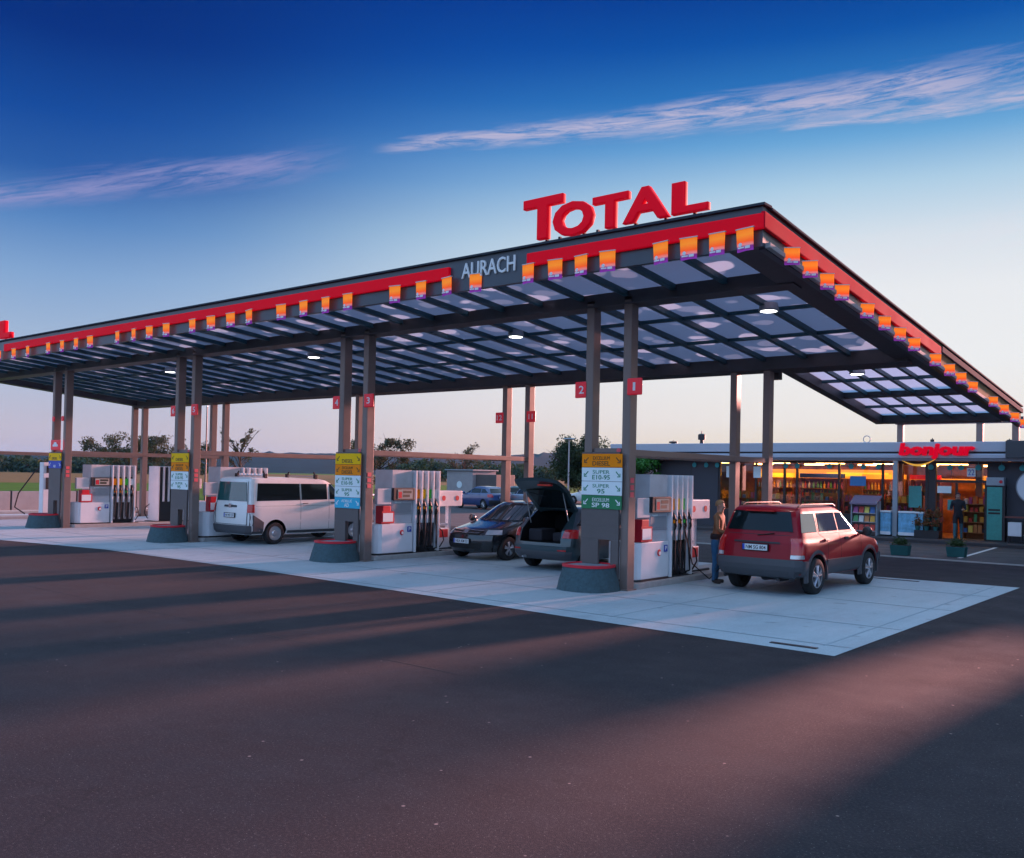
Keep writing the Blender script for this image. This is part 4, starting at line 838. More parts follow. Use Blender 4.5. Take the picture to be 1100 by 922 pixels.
# rooftop items
def vent(x, y, r, h, label):
    t = thing('roof_vent', (x,y,3.8), label, 'vent'); mb = MB(); mb.lathe([(0,0),(r*.5,0),(r*.45,h*.4),(r,h*.45),(r,h*.9),(r*.5,h),(0,h)], n=16); mb.build('cowl', M['dark_plastic'], t, smooth=True, angle=40); mb = MB(); mb.tube([(0,0,h),(0,0,h*1.25)], .02, 6); mb.build('spike', M['dark_plastic'], t)
vent(-10.9,YS+.6,.17,.5,'dark rounded roof vent standing tall on the left of the shop roof'); vent(-12.4,YS+.6,.2,.16,'low dark dome on the left end of the shop roof'); vent(-.9,YS+1.2,.08,.18,'tiny dark vent on the roof left of the shop sign'); vent(1.9,YS+1.2,.1,.14,'tiny dark vent on the roof right of the shop sign')
for j, x in enumerate((-9.1,-3.2)):
    mb = MB(); n = 20; mb.tube([(.14*cos(2*pi*k/n),0,.16+.14*sin(2*pi*k/n)) for k in range(n+1)], .018, 6); mb.tube([(0,0,0),(0,0,.05)], .02, 6); o = mb.build('roof_ring', M['galv'], None, (x,YS+.3,3.8)); tag(o, 'small metal ring on the shop roof, %s one' % ['left','right'][j], 'lifting ring')
# ------------------------------------------------------------------ vehicles
class Shell:
    K = ('yf','zf','yr','zr','w','rf','rr','bf','br')
    def __init__(s, rings): s.r = [dict(zip(s.K, q)) for q in rings]
    def P(s, t):
        t = max(0, min(len(s.r)-1.0001, t)); i = int(t); f = t-i; a, b = s.r[i], s.r[i+1]
        return {k: a[k]+(b[k]-a[k])*f for k in s.K}
    def pt(s, side, u, t):
        q = s.P(t); w = q['w']
        if side in 'BF':
            a = abs(u)*w; r, b = (q['rr'], q['br']) if side == 'B' else (q['rf'], q['bf']); r = min(r, w*.9)
            d = b*u*u
            if a > w-r: d += r-sqrt(max(0, r*r-(a-(w-r))**2))
            return Vector((u*w, q['yr']+d, q['zr'])) if side == 'B' else Vector((u*w, q['yf']-d, q['zf']))
        y0 = q['yr']+q['br']; y1 = q['yf']-q['bf']; y = y0+(y1-y0)*u; x = w
        if y-y0 < q['rr']: x = w-q['rr']+sqrt(max(0, q['rr']**2-(q['rr']-(y-y0))**2))
        if y1-y < q['rf']: x = w-q['rf']+sqrt(max(0, q['rf']**2-(q['rf']-(y1-y))**2))
        return Vector((x if side == 'R' else -x, y, q['zr']+(q['zf']-q['zr'])*u))
    def uy(s, y, t): q = s.P(t); y0 = q['yr']+q['br']; y1 = q['yf']-q['bf']; return (y-y0)/(y1-y0)
    def ring(s, t):
        q = s.P(t); w = q['w']; L_ = q['yf']-q['yr']-q['bf']-q['br']; pts = []
        ub = (w-q['rr']*.29)/w; uf = (w-q['rf']*.29)/w
        for k in range(9): pts.append(s.pt('B', -ub+2*ub*k/8, t))
        a0, a1 = q['rr']/L_, 1-q['rf']/L_
        us = [a0*.29, a0*.6, a0]+[a0+(a1-a0)*k/14 for k in range(1, 14)]+[a1, 1-(1-a1)*.6, 1-(1-a1)*.29]
        R_ = [s.pt('R', u, t) for u in us]; pts += R_
        for k in range(9): pts.append(s.pt('F', uf-2*uf*k/8, t))
        pts += [Vector((-p.x, p.y, p.z)) for p in reversed(R_)]
        return pts
    def body(s, sub=2):
        mb = MB(); n = (len(s.r)-1)*sub+1; vs = []; fs = []
        rr = [s.ring(min(i/sub, len(s.r)-1.0001)) for i in range(n)]; m = len(rr[0])
        for r_ in rr: vs += r_
        for i in range(n-1):
            for k in range(m): fs.append((i*m+k, i*m+(k+1)%m, (i+1)*m+(k+1)%m, (i+1)*m+k))
        fs.append(tuple(reversed(range(m))))
        top = rr[-1]; c = sum(top, Vector())/m; vs.append((c.x, c.y, c.z+.01)); o = (n-1)*m
        for k in range(m): fs.append((o+k, o+(k+1)%m, n*m))
        mb.add(vs, fs); return mb
    def patch(s, mb, side, cs, off=.006, nu=8, nv=4, dep=.012, mi=0, round_=0):
        """cs: 4 corners (u or y, t): bottom-a, bottom-b, top-b, top-a"""
        g = []
        for i in range(nu+1):
            row = []
            for j in range(nv+1):
                a, b = i/nu, j/nv
                u = (cs[0][0]*(1-a)+cs[1][0]*a)*(1-b)+(cs[3][0]*(1-a)+cs[2][0]*a)*b
                t = (cs[0][1]*(1-a)+cs[1][1]*a)*(1-b)+(cs[3][1]*(1-a)+cs[2][1]*a)*b
                if side in 'RL': u = s.uy(u, t)
                e = 1e-3; p = s.pt(side, u, t); du = s.pt(side, u+e, t)-s.pt(side, u-e, t); dt = s.pt(side, u, t+.02)-s.pt(side, u, t-.02)
                nn = du.cross(dt); nn = nn.normalized() if nn.length > 0 else Vector((0,0,1)); out = {'R': Vector((1,0,.25)), 'L': Vector((-1,0,.25)), 'B': Vector((0,-1,.25)), 'F': Vector((0,1,.4))}[side]
                if nn.dot(out) < 0: nn = -nn
                row.append((p+nn*off, p-nn*dep))
            g.append(row)
        vs = [q[0] for r_ in g for q in r_]+[q[1] for r_ in g for q in r_]; N_ = (nu+1)*(nv+1); fs = []
        id_ = lambda i, j: i*(nv+1)+j
        for i in range(nu):
            for j in range(nv):
                q = (id_(i,j), id_(i+1,j), id_(i+1,j+1), id_(i,j+1)); fs.append(q); fs.append(tuple(N_+k for k in reversed(q)))
        border = [id_(i,0) for i in range(nu+1)]+[id_(nu,j) for j in range(1,nv+1)]+[id_(i,nv) for i in range(nu-1,-1,-1)]+[id_(0,j) for j in range(nv-1,0,-1)]
        for a, b in zip(border, border[1:]+border[:1]): fs.append((a, a+N_, b+N_, b))
        mb.add(vs, fs, mi); return mb
def cut(o, cutter, black=True):
    cutter.parent = o.parent; md = o.modifiers.new('b', 'BOOLEAN'); md.operation = 'DIFFERENCE'; md.solver = 'EXACT'; md.object = cutter
    bpy.context.view_layer.update(); me = evalmesh(o); o.modifiers.clear(); o.data = me; bpy.data.objects.remove(cutter)
    me.shade_smooth(); me.set_sharp_from_angle(angle=R(32))
def wheel(t, x, y, r, w, side, style='alloy'):
    mb = MB(); sg = side
    mb.lathe([(r*.60,-w/2),(r*.90,-w/2),(r*.97,-w/2+.02),(r,-w/2+.05),(r,w/2-.05),(r*.97,w/2-.02),(r*.90,w/2),(r*.66,w/2),(r*.62,w/2-.03),(r*.6,-w/2)], axis='x', n=36)
    for k in range(36): a = 2*pi*k/36; mb.box(-w*.42,w*.42,-.006,.006,-.003,.003) if False else None
    ty = mb.build('wheel', M['rubber'], t, loc=(x, y, r), smooth=True, angle=40)
    mb = MB(); rr = r*.63; xo = sg*(w/2-.035)
    mb.lathe([(rr,xo+sg*.03),(rr*.93,xo+sg*.03),(rr*.9,xo-sg*.04),(rr,xo-sg*.05)], axis='x', n=32)
    if style == 'alloy':
        for k in range(5):
            a = 2*pi*k/5+.3
            for da in (-.17, .17):
                p = [(cos(a+da*.4)*rr*.16, sin(a+da*.4)*rr*.16), (cos(a+da)*rr*.92, sin(a+da)*rr*.92)]
                mb.tube([(xo+sg*.02, *p[0]), (xo+sg*.015, *p[1])], [rr*.12, rr*.10], 6)
        mb.lathe([(0,xo+sg*.035),(rr*.22,xo+sg*.03),(rr*.26,xo)], axis='x', n=18)
    else:
        mb.lathe([(0,xo+sg*.03),(rr*.3,xo+sg*.03),(rr*.42,xo+sg*.0),(rr*.8,xo+sg*.02),(rr*.93,xo+sg*.02)], axis='x', n=32)
    rm = mb.build('rim', M['alloy'] if style != 'dark' else M['grey_panel'], ty, smooth=True, angle=35)
    mb = MB(); mb.lathe([(0,xo-sg*.05),(rr*.95,xo-sg*.05),(rr*.95,xo-sg*.06),(0,xo-sg*.06)], axis='x', n=24); mb.build('brake_disc', M['steel_dark'], ty)
def arches(S_, o, ys, r, w):
    for sgn in (-1, 1):
        for y in ys:
            mb = MB(); mb.lathe([(0,-.22),(r,-.22),(r,.25),(0,.25)], axis='x', n=36, c=(sgn*(w-.05), y, r-.055)); mb.add([], [])
            c = mb.build('cutter', [M['paint_black'], M['interior']], None); 
            import bmesh
            bm = bmesh.new(); bm.from_mesh(c.data); bmesh.ops.remove_doubles(bm, verts=bm.verts, dist=1e-4); bmesh.ops.recalc_face_normals(bm, faces=bm.faces)
            for f_ in bm.faces: f_.material_index = 1
            bm.to_mesh(c.data); bm.free(); cut(o, c)
    for p in o.data.polygons:
        q = p.center
        if any(((q.y-y)**2+(q.z-(r-.055))**2)**.5 < r+.004 and abs(q.x) < w-.02 for y in ys) and (abs(q.x) < w-.2 or any(abs(((q.y-y)**2+(q.z-(r-.055))**2)**.5-r) < .02 for y in ys)): p.material_index = 1
def plate(t, x, y, z, txt, face, w=.52, tilt=0):
    mb = MB(); s = -1 if face == 'B' else 1
    mb.box(-w/2, w/2, min(0, s*.012), max(0, s*.012), -.055, .055); mf = MB(); mf.box(-w/2-.015, w/2+.015, min(-s*.03, s*.009), max(-s*.03, s*.009), -.07, .07); mf.build('plate_holder', M['black'], t, loc=(x, y, z)); o = mb.build('number_plate', M['plate'], t, loc=(x, y, z)); 
    mb = MB(); mb.box(-w/2, -w/2+.045, min(s*.0125, s*.014), max(s*.0125, s*.014), -.053, .053) if face == 'B' else mb.box(w/2-.045, w/2, min(s*.0125, s*.014), max(s*.0125, s*.014), -.053, .053); mb.build('country_band', M['sign_blue'], o)
    textobj('registration', txt, M['black'], -w/2+.07, w/2-.03, -.036, .036, s*.0125, .002, o, face='-y' if face == 'B' else '+y', bold=.01)
def seam(S_, mb, side, y, t0, t1, wd=.008, y2=None):
    y2 = y if y2 is None else y2
    S_.patch(mb, side, [(y, t0), (y+wd, t0), (y2+wd, t1), (y2, t1)], off=.0015, nu=1, nv=10, dep=.004)
def flares(t, ys, r, w, mt_, thick=.09, out=.03):
    for sgn in (-1, 1):
        for y in ys:
            mb = MB(); n = 20; pr = []
            for k in range(n+1):
                a = -.25+(pi+.5)*k/n; pr.append((cos(a), sin(a)))
            vs = []; fs = []
            for c_, s_ in pr:
                for rad, xx in ((r, w-.04), (r, w+out), (r+thick*.7, w+out*.8), (r+thick, w-.03)): vs.append((sgn*xx, y+rad*c_, r-.055+rad*s_))
            for k in range(n):
                for j in range(4): fs.append((k*4+j, k*4+(j+1)%4, (k+1)*4+(j+1)%4, (k+1)*4+j))
            fs.append((0,1,2,3)); fs.append(tuple(n*4+q for q in (3,2,1,0)))
            mb.add(vs, fs); mb.build('arch_trim', mt_, t, smooth=True, angle=40)
def mirror_pair(t, y, z, w, paint):
    for sg in (-1, 1):
        mb = MB(); mb.lathe([(0,-.09),(.07,-.08),(.095,-.02),(.095,.04),(.05,.07),(0,.075)], axis='y', n=16, c=(sg*(w+.14), y, z), )
        mb.tube([(sg*(w-.02),y+.02,z-.06),(sg*(w+.1),y,z-.04)], .03, 6); mb.build('door_mirror', paint, t, smooth=True)

# ---- red off-roader
def red_suv():
    t = thing('off_roader', (2.02, 3.72, 0), 'dark red off-roader with grey cladding seen from behind at bay 1', 'car', rz=-.042)
    S_ = Shell([(2.00,.34,-2.02,.36,.80,.25,.20,.10,.05),(2.15,.44,-2.16,.42,.86,.25,.18,.12,.05),(2.19,.60,-2.19,.60,.885,.28,.16,.12,.05),(2.17,.80,-2.15,.82,.892,.28,.14,.12,.05),(2.02,.97,-2.12,1.00,.88,.30,.13,.14,.05),(1.12,1.12,-2.09,1.08,.845,.25,.13,.12,.05),(.98,1.17,-2.06,1.16,.825,.22,.13,.12,.06),(.36,1.60,-1.93,1.60,.70,.2,.14,.10,.07),(.22,1.675,-1.86,1.67,.65,.2,.16,.10,.07),(.05,1.71,-1.72,1.705,.55,.2,.2,.08,.06),(-.3,1.725,-1.3,1.72,.30,.15,.15,.05,.05)])
    b = S_.body(3).build('body', [M['paint_red'], M['interior']], t, smooth=True, angle=32)
    WR, ys = .355, (-1.31, 1.31); arches(S_, b, ys, .42, .89)
    mb = MB(); S_.patch(mb, 'B', [(-.86,6.15),(.86,6.15),(.84,7.0),(-.84,7.0)], off=.008); mb.build('rear_window', M['glass_dark'], t, smooth=True)
    mb = MB(); S_.patch(mb, 'B', [(-.97,5.9),(.97,5.9),(.97,6.0),(-.97,6.0)], off=.003, nv=1); S_.patch(mb,'B',[(-.55,3.95),(.55,3.95),(.55,4.25),(-.55,4.25)], off=.02, nv=1); mb.build('tailgate_trim', M['dark_plastic'], t)
    mb = MB(); S_.patch(mb, 'F', [(-.88,6.1),(.88,6.1),(.86,6.95),(-.86,6.95)], off=.008); mb.build('windscreen', M['glass_dark'], t, smooth=True)
    for sd in 'RL':
        for nm, q in (('quarter_window', [(-1.88,6.12),(-1.20,6.12),(-1.16,6.94),(-1.74,6.94)]), ('side_window', [(-1.08,6.12),(-.22,6.12),(-.22,6.94),(-1.02,6.94)]), ('side_window', [(-.14,6.12),(.82,6.12),(.30,6.92),(-.14,6.94)])):
            mb = MB(); S_.patch(mb, sd, q, off=.006); mb.build(nm, M['glass_win'], t, smooth=True)
        mb = MB(); S_.patch(mb, sd, [(-1.14,6.02),(1.02,6.02),(.36,7.02),(-1.1,7.02)], off=.002, nu=14); mb.build('window_surround', M['dark_plastic'], t)
        mb = MB(); S_.patch(mb, sd, [(-.86,.35),(.86,.35),(.86,2.3),(-.86,2.3)], off=.022, nu=10); mb.build('side_cladding', M['cladding'], t, bevel=.004)
        mb = MB(); seam(S_, mb, sd, -.18, 2.3, 6.0); seam(S_, mb, sd, .84, 2.3, 5.9, y2=.9); seam(S_, mb, sd, -.82, 2.3, 4.2); seam(S_, mb, sd, -.82, 4.2, 6.0, y2=-1.12); mb.build('door_gap', M['black'], t)
        for y in (-.95, .02):
            mb = MB(); S_.patch(mb, sd, [(y,4.35),(y+.17,4.35),(y+.17,4.75),(y,4.75)], off=.03, nu=3, nv=2); mb.build('door_handle', M['dark_plastic'], t, bevel=.006)
        mb = MB(); S_.patch(mb, sd, [(-2.10,2.9),(-1.93,2.9),(-1.96,5.3),(-2.07,5.3)], off=.012, nu=3); tl = mb.build('tail_light', M['lamp_red'], t, smooth=True)
        mb = MB(); S_.patch(mb, sd, [(-2.11,2.55),(-1.92,2.55),(-1.93,2.88),(-2.10,2.88)], off=.014, nu=3); mb.build('reverse_light', M['lamp_clear'], t, smooth=True)
        mb = MB(); S_.patch(mb, sd, [(1.80,3.3),(2.02,3.3),(1.95,4.1),(1.80,4.1)], off=.01, nu=3); mb.build('headlight', M['lamp_clear'], t, smooth=True)
        x = .60 if sd == 'R' else -.60; mb = MB(); mb.tube([(x,-1.6,1.70),(x,-1.45,1.745),(x,.0,1.745),(x,.12,1.70)], .016, 6); mb.build('roof_rail', M['dark_plastic'], t, smooth=True)
        mb = MB(); S_.patch(mb, sd, [(-2.13,.35),(-1.74,.35),(-1.74,2.35),(-2.13,2.35)], off=.02, nu=4); mb.build('bumper_corner', M['cladding'], t, bevel=.004); mb = MB(); S_.patch(mb, sd, [(1.74,.35),(2.02,.35),(2.02,2.35),(1.74,2.35)], off=.02, nu=4); mb.build('bumper_corner', M['cladding'], t, bevel=.004)
    for a, b_ in ((-.995,-.80),(.80,.995)):
        mb = MB(); S_.patch(mb, 'B', [(a,2.9),(b_,2.9),(b_,5.3),(a,5.3)] , off=.012, nu=5); mb.build('tail_light', M['lamp_red'], t, smooth=True)
        mb = MB(); S_.patch(mb, 'B', [(a,2.55),(b_,2.55),(b_,2.88),(a,2.88)], off=.014, nu=4); mb.build('reverse_light', M['lamp_clear'], t, smooth=True)
    mb = MB(); S_.patch(mb, 'B', [(-.99,.4),(.99,.4),(.99,2.45),(-.99,2.45)], off=.05, nu=20); mb.build('rear_bumper', M['cladding'], t, bevel=.01)
    mb = MB(); S_.patch(mb, 'F', [(-.99,.4),(.99,.4),(.99,2.45),(-.99,2.45)], off=.04, nu=20); mb.build('front_bumper', M['cladding'], t, bevel=.01)
    flares(t, ys, .43, .87, M['cladding'])
    for sg in (-1, 1):
        for y in ys: wheel(t, sg*.785, y, WR, .22, sg)
    plate(t, 0, -2.185, .91, 'NM SG 804', 'B')
    mb = MB(); mb.tube([(.45,-2.1,.30),(.45,-1.7,.30)], .035, 10); mb.tube([(-.5,-1.9,.36),(.5,-1.9,.36)], .05, 8); mb.tube([(.5,-1.85,.38),(-.1,-1.6,.30)], .08, 8); mb.build('exhaust', M['steel_dark'], t, smooth=True)
    mb = MB(); mb.tube([(-.75,-1.31,.355),(.75,-1.31,.355)], .05, 8); mb.lathe([(0,-.1),(.1,-.07),(.1,.07),(0,.1)], axis='x', c=(0,-1.31,.355), n=12); mb.build('rear_axle', M['steel_dark'], t, smooth=True)
    mirror_pair(t, .88, 1.18, .86, M['dark_plastic'])
    mb = MB(); mb.box(-.3,.3,-2.03,-1.95,1.60,1.63); mb.build('high_brake_light', M['lamp_red'], t)
    mb = MB(); mb.tube([(0,-2.085,1.14),(.34,-2.07,1.19)], .01, 6); mb.build('rear_wiper', M['black'], t)
    return t
M['glass_win'] = mat('glass_side', (.05,.06,.065), .04, spec=1, coat=1)
red_suv()
# ---- white van
def van():
    t = thing('white_van', (-14.32, 3.02, 0), 'white passenger van with dark roof bars seen from behind in mid left', 'van')
    S_ = Shell([(2.30,.28,-2.36,.30,.84,.3,.12,.15,.03),(2.42,.42,-2.42,.42,.93,.35,.12,.18,.03),(2.44,.70,-2.44,.70,.95,.38,.11,.18,.03),(2.36,.95,-2.43,.92,.952,.40,.11,.16,.03),(2.10,1.08,-2.42,1.10,.95,.36,.11,.15,.03),(1.55,1.22,-2.41,1.18,.94,.3,.11,.15,.03),(1.45,1.27,-2.40,1.22,.935,.3,.11,.15,.03),(.80,1.83,-2.37,1.84,.86,.25,.13,.12,.04),(.62,1.92,-2.34,1.94,.83,.25,.14,.12,.05),(.35,1.97,-2.24,1.99,.73,.25,.18,.1,.05),(-.2,1.99,-1.8,2.005,.35,.2,.2,.05,.05)])
    b = S_.body(3).build('body', [M['paint_white'], M['interior']], t, smooth=True, angle=32)
    ys = (-1.50, 1.50); arches(S_, b, ys, .40, .95)
    mb = MB(); S_.patch(mb, 'B', [(-.80,6.1),(.80,6.1),(.78,7.0),(-.78,7.0)], off=.008); mb.build('rear_window', M['glass_teal'], t, smooth=True)
    mb = MB(); S_.patch(mb, 'F', [(-.88,6.1),(.88,6.1),(.86,6.95),(-.86,6.95)], off=.008); mb.build('windscreen', M['glass_dark'], t, smooth=True)
    for sd in 'RL':
        for q in ([(-2.16,6.12),(-.62,6.12),(-.62,6.96),(-2.10,6.96)], [(-.56,6.12),(.42,6.12),(.42,6.96),(-.56,6.96)], [(.52,6.12),(1.50,6.12),(.78,6.92),(.52,6.96)]):
            mb = MB(); S_.patch(mb, sd, q, off=.008, nu=10); mb.build('side_window', M['glass_dark'], t, smooth=True)
        mb = MB(); seam(S_, mb, sd, .48, 1.0, 7.0); seam(S_, mb, sd, 1.42, 1.2, 6.0); seam(S_, mb, sd, -.60, 1.0, 7.0); S_.patch(mb, sd, [(-2.2,4.5),(.45,4.5),(.45,4.56),(-2.2,4.56)], off=.002, nu=10, nv=1); mb.build('door_gap', M['frame_dark'], t)
        mb = MB(); S_.patch(mb, sd, [(-.52,5.0),(-.34,5.0),(-.34,5.4),(-.52,5.4)], off=.03, nu=3, nv=2); mb.build('door_handle', M['dark_plastic'], t); mb = MB(); S_.patch(mb, sd, [(.55,5.0),(.72,5.0),(.72,5.4),(.55,5.4)], off=.03, nu=3, nv=2); mb.build('door_handle', M['dark_plastic'], t)
        mb = MB(); S_.patch(mb, sd, [(-2.38,3.2),(-2.25,3.2),(-2.25,5.3),(-2.36,5.3)], off=.01, nu=3); mb.build('tail_light', M['lamp_red'], t, smooth=True)
        mb = MB(); S_.patch(mb, sd, [(-2.38,.3),(-1.92,.3),(-1.92,1.9),(-2.38,3.1)], off=.012, nu=4); mb.build('bumper_corner', M['cladding'], t); mb = MB(); S_.patch(mb, sd, [(-1.05,.3),(1.05,.3),(1.05,.9),(-1.05,.9)], off=.012, nu=4); mb.build('lower_trim', M['cladding'], t)
        mb = MB(); S_.patch(mb, sd, [(1.95,3.2),(2.12,3.2),(2.0,4.1),(1.85,4.1)], off=.01, nu=3); mb.build('headlight', M['lamp_clear'], t, smooth=True)
    for a, b_ in ((-.99,-.86),(.86,.99)):
        mb = MB(); S_.patch(mb, 'B', [(a,3.2),(b_,3.2),(b_,5.3),(a,5.3)], off=.01, nu=4); mb.build('tail_light', M['lamp_red'], t, smooth=True)
    mb = MB(); S_.patch(mb, 'B', [(-.99,.3),(.99,.3),(.99,1.55),(-.99,1.55)], off=.045, nu=20); mb.build('rear_bumper', M['cladding'], t, bevel=.01)
    mb = MB(); S_.patch(mb, 'F', [(-.99,.3),(.99,.3),(.99,1.6),(-.99,1.6)], off=.045, nu=20); mb.build('front_bumper', M['cladding'], t, bevel=.01)
    mb = MB(); S_.patch(mb, 'B', [(-.86,1.6),(-.848,1.6),(-.84,7.2),(-.852,7.2)], off=.0015, nu=1, nv=10); S_.patch(mb, 'B', [(.848,1.6),(.86,1.6),(.852,7.2),(.84,7.2)], off=.0015, nu=1, nv=10); S_.patch(mb, 'B', [(-.85,1.6),(.85,1.6),(.85,1.65),(-.85,1.65)], off=.0015, nv=1); mb.build('tailgate_gap', M['frame_dark'], t)
    mb = MB(); S_.patch(mb, 'B', [(-.33,4.0),(.33,4.0),(.31,4.75),(-.31,4.75)], off=.02, nv=2); mb.build('handle_trim', M['dark_plastic'], t); mb = MB(); mb.lathe([(0,0),(.065,0),(.065,.015),(0,.015)], axis='y', n=18, c=(0,-2.452,1.14)); mb.lathe([(0,0),(.0,0)], axis='y', n=3); mb.build('emblem', M['chrome'], t)
    mb = MB(); mb.box(-.1,.08,-2.46,-2.44,.52,.57); mb.build('lock_plate', M['black'], t)
    plate(t, 0, -2.46, .86, 'AN WD 310', 'B')
    for sg in (-1, 1):
        for y in ys: wheel(t, sg*.83, y, .335, .21, sg, 'plain')
    # roof bars with clamps
    for y in (-1.75, .1):
        mb = MB(); mb.tube([(-.72,y,2.03),(.72,y,2.03)], .018, 8); mb.build('roof_bar', M['galv'], t)
        for sg in (-1, 1): mb = MB(); mb.box(sg*.72-.05,sg*.72+.05,y-.05,y+.05,1.88,2.10); mb.tube([(sg*.72,y,2.05),(sg*.62,y,2.17)], .025, 6); mb.build('bar_clamp', M['black'], t, bevel=.01)
    mb = MB(); [mb.box(-.55+.19*k,-.47+.19*k,-1.78,-1.72,2.05,2.10) for k in range(7)]; mb.box(-.55,.67,-1.765,-1.735,2.055,2.065); mb.build('bar_pads', M['white'], t)
    mirror_pair(t, 1.3, 1.35, .95, M['dark_plastic'])
    return t
van()
# ---- low hatchback / estate family
def car_rings(L_=4.3, w=.87, h=1.46, rear='hatch', hood=.78):
    f = L_/2; b = -L_/2; wr = -f*.93 if rear == 'hatch' else -f*.95
    ws = f-1.55 if rear != 'x' else 0
    return [(f-.12,.22,b+.12,.26,w*.9,.35,.25,.22,.08),(f-.02,.36,b+.02,.40,w*.97,.40,.24,.26,.08),(f,.52,b,.56,w,.44,.24,.26,.08),(f-.04,.66,b+.03,.74,w*1.005,.46,.24,.26,.08),(f-.26,hood,b+.07,.88,w*.99,.42,.22,.24,.08),(f-1.02,.94,b+.10,.96,w*.965,.35,.20,.2,.09),(f-1.14,.97,b+.14,1.0,w*.95,.35,.20,.2,.10),(f-1.93,h-.12,b+.50,h-.14,w*.74,.25,.18,.12,.12),(f-2.08,h-.05,b+.66,h-.06,w*.69,.25,.2,.12,.12),(f-2.3,h-.01,b+.9,h-.02,w*.58,.25,.25,.1,.1),(f-2.6,h,b+1.4,h,w*.3,.2,.2,.05,.05)]
def small_car(loc, rz, paint, label, L_=4.3, w=.87, h=1.46, open_gate=False, front_detail=True, glass='glass_dark', name='hatchback', ptxt='AN KM 52', ptxt2=None, group=None):
    t = thing(name, loc, label, 'car', group, rz)
    S_ = Shell(car_rings(L_, w, h)); f = L_/2; b = -f
    bd = S_.body(3).build('body', [M[paint], M['interior']], t, smooth=True, angle=32)
    ys = (b+.82, f-.86); arches(S_, bd, ys, .36, w)
    if open_gate:
        mb = MB(); mb.add([], []); mb.hexa([(-.60,b-.3,.66),(.60,b-.3,.66),(.60,b+1.5,.66),(-.60,b+1.5,.66),(-.57,b-.3,h-.06),(.57,b-.3,h-.06),(.52,b+1.5,h-.10),(-.52,b+1.5,h-.10)], 1)
        c = mb.build('cutter', [M['paint_black'], M['interior']], None); cut(bd, c)
        for p in bd.data.polygons:
            q = p.center
            if abs(q.x) < .63 and .655 < q.z < h-.055 and b+.14 < q.y < b+1.55 and (abs(p.normal.z) > .9 or abs(p.normal.x) > .9 or p.normal.y < -.9): p.material_index = 1
    else:
        mb = MB(); S_.patch(mb, 'B', [(-.84,6.15),(.84,6.15),(.80,7.0),(-.80,7.0)], off=.008); mb.build('rear_window', M[glass], t, smooth=True)
    mb = MB(); S_.patch(mb, 'F', [(-.90,6.1),(.90,6.1),(.86,7.0),(-.86,7.0)], off=.008, nu=12); mb.build('windscreen', M['glass_win' if front_detail else glass], t, smooth=True)
    for sd in 'RL':
        for q in ([(b+.42,6.2),(b+1.12,6.12),(b+1.2,6.92),(b+.86,6.85)], [(b+1.2,6.12),(f-2.08,6.12),(f-2.08,6.95),(b+1.28,6.95)], [(f-2.0,6.12),(f-1.25,6.12),(f-1.95,6.9),(f-2.0,6.94)]):
            mb = MB(); S_.patch(mb, sd, q, off=.007); mb.build('side_window', M[glass], t, smooth=True)
        mb = MB(); seam(S_, mb, sd, f-2.05, 1.2, 6.0); seam(S_, mb, sd, f-1.18, 1.4, 5.9); seam(S_, mb, sd, b+1.24, 2.5, 6.0); mb.build('door_gap', M['black'], t)
        for y in (f-2.25, b+1.35): mb = MB(); S_.patch(mb, sd, [(y-.1,4.6),(y+.06,4.6),(y+.06,5.0),(y-.1,5.0)], off=.025, nu=3, nv=2); mb.build('door_handle', M[paint], t)
    for a, b_ in ((-.995,-.70),(.70,.995)):
        mb = MB(); S_.patch(mb, 'B', [(a,3.3),(b_,3.3),(b_,5.3) if abs(b_) > .9 else (b_*1.12,5.3),(a,5.3) if abs(a) > .9 else (a*1.12,5.3)], off=.012, nu=6); mb.build('tail_light', M['lamp_red'], t, smooth=True)
        mb = MB(); S_.patch(mb, 'F', [(a*.98,3.25),(b_*.98,3.25),(b_*(.95 if b_ > 0 else 1.0),4.1),(a*(.95 if a < 0 else 1.0),4.1)] if False else [(a*.97,3.1),(b_*.97,3.1),(b_*.93,4.0),(a*.93,4.0)], off=.012, nu=7); mb.build('headlight', M['lamp_clear'], t, smooth=True)
    for sd in 'RL':
        mb = MB(); S_.patch(mb, sd, [(b+.12,3.3),(b+.34,3.3),(b+.42,5.2),(b+.22,5.2)], off=.012, nu=3); mb.build('tail_light', M['lamp_red'], t, smooth=True)
    mb = MB(); S_.patch(mb, 'F', [(-.52,3.0),(.52,3.0),(.58,3.8),(-.58,3.8)], off=.01); S_.patch(mb, 'F', [(-.62,.7),(.62,.7),(.66,1.7),(-.66,1.7)], off=.01); g = mb.build('grille', M['black'], t, bevel=.004)
    mb = MB(); S_.patch(mb, 'F', [(-.56,3.82),(.56,3.82),(.56,3.95),(-.56,3.95)], off=.016, nv=1); S_.patch(mb, 'F', [(-.5,3.35),(.5,3.35),(.5,3.43),(-.5,3.43)], off=.016, nv=1); mb.build('grille_bar', M['chrome'], g)
    mb = MB(); S_.patch(mb, 'F', [(-.09,3.25),(.09,3.25),(.09,3.85),(-.09,3.85)], off=.025, nu=3, nv=3); mb.build('emblem', M['chrome'], t, bevel=.01)
    mb = MB(); S_.patch(mb, 'B', [(-.97,.4),(.97,.4),(.97,2.2),(-.97,2.2)], off=.03, nu=16); mb.build('rear_bumper', M[paint if open_gate else 'dark_plastic'], t, bevel=.008)
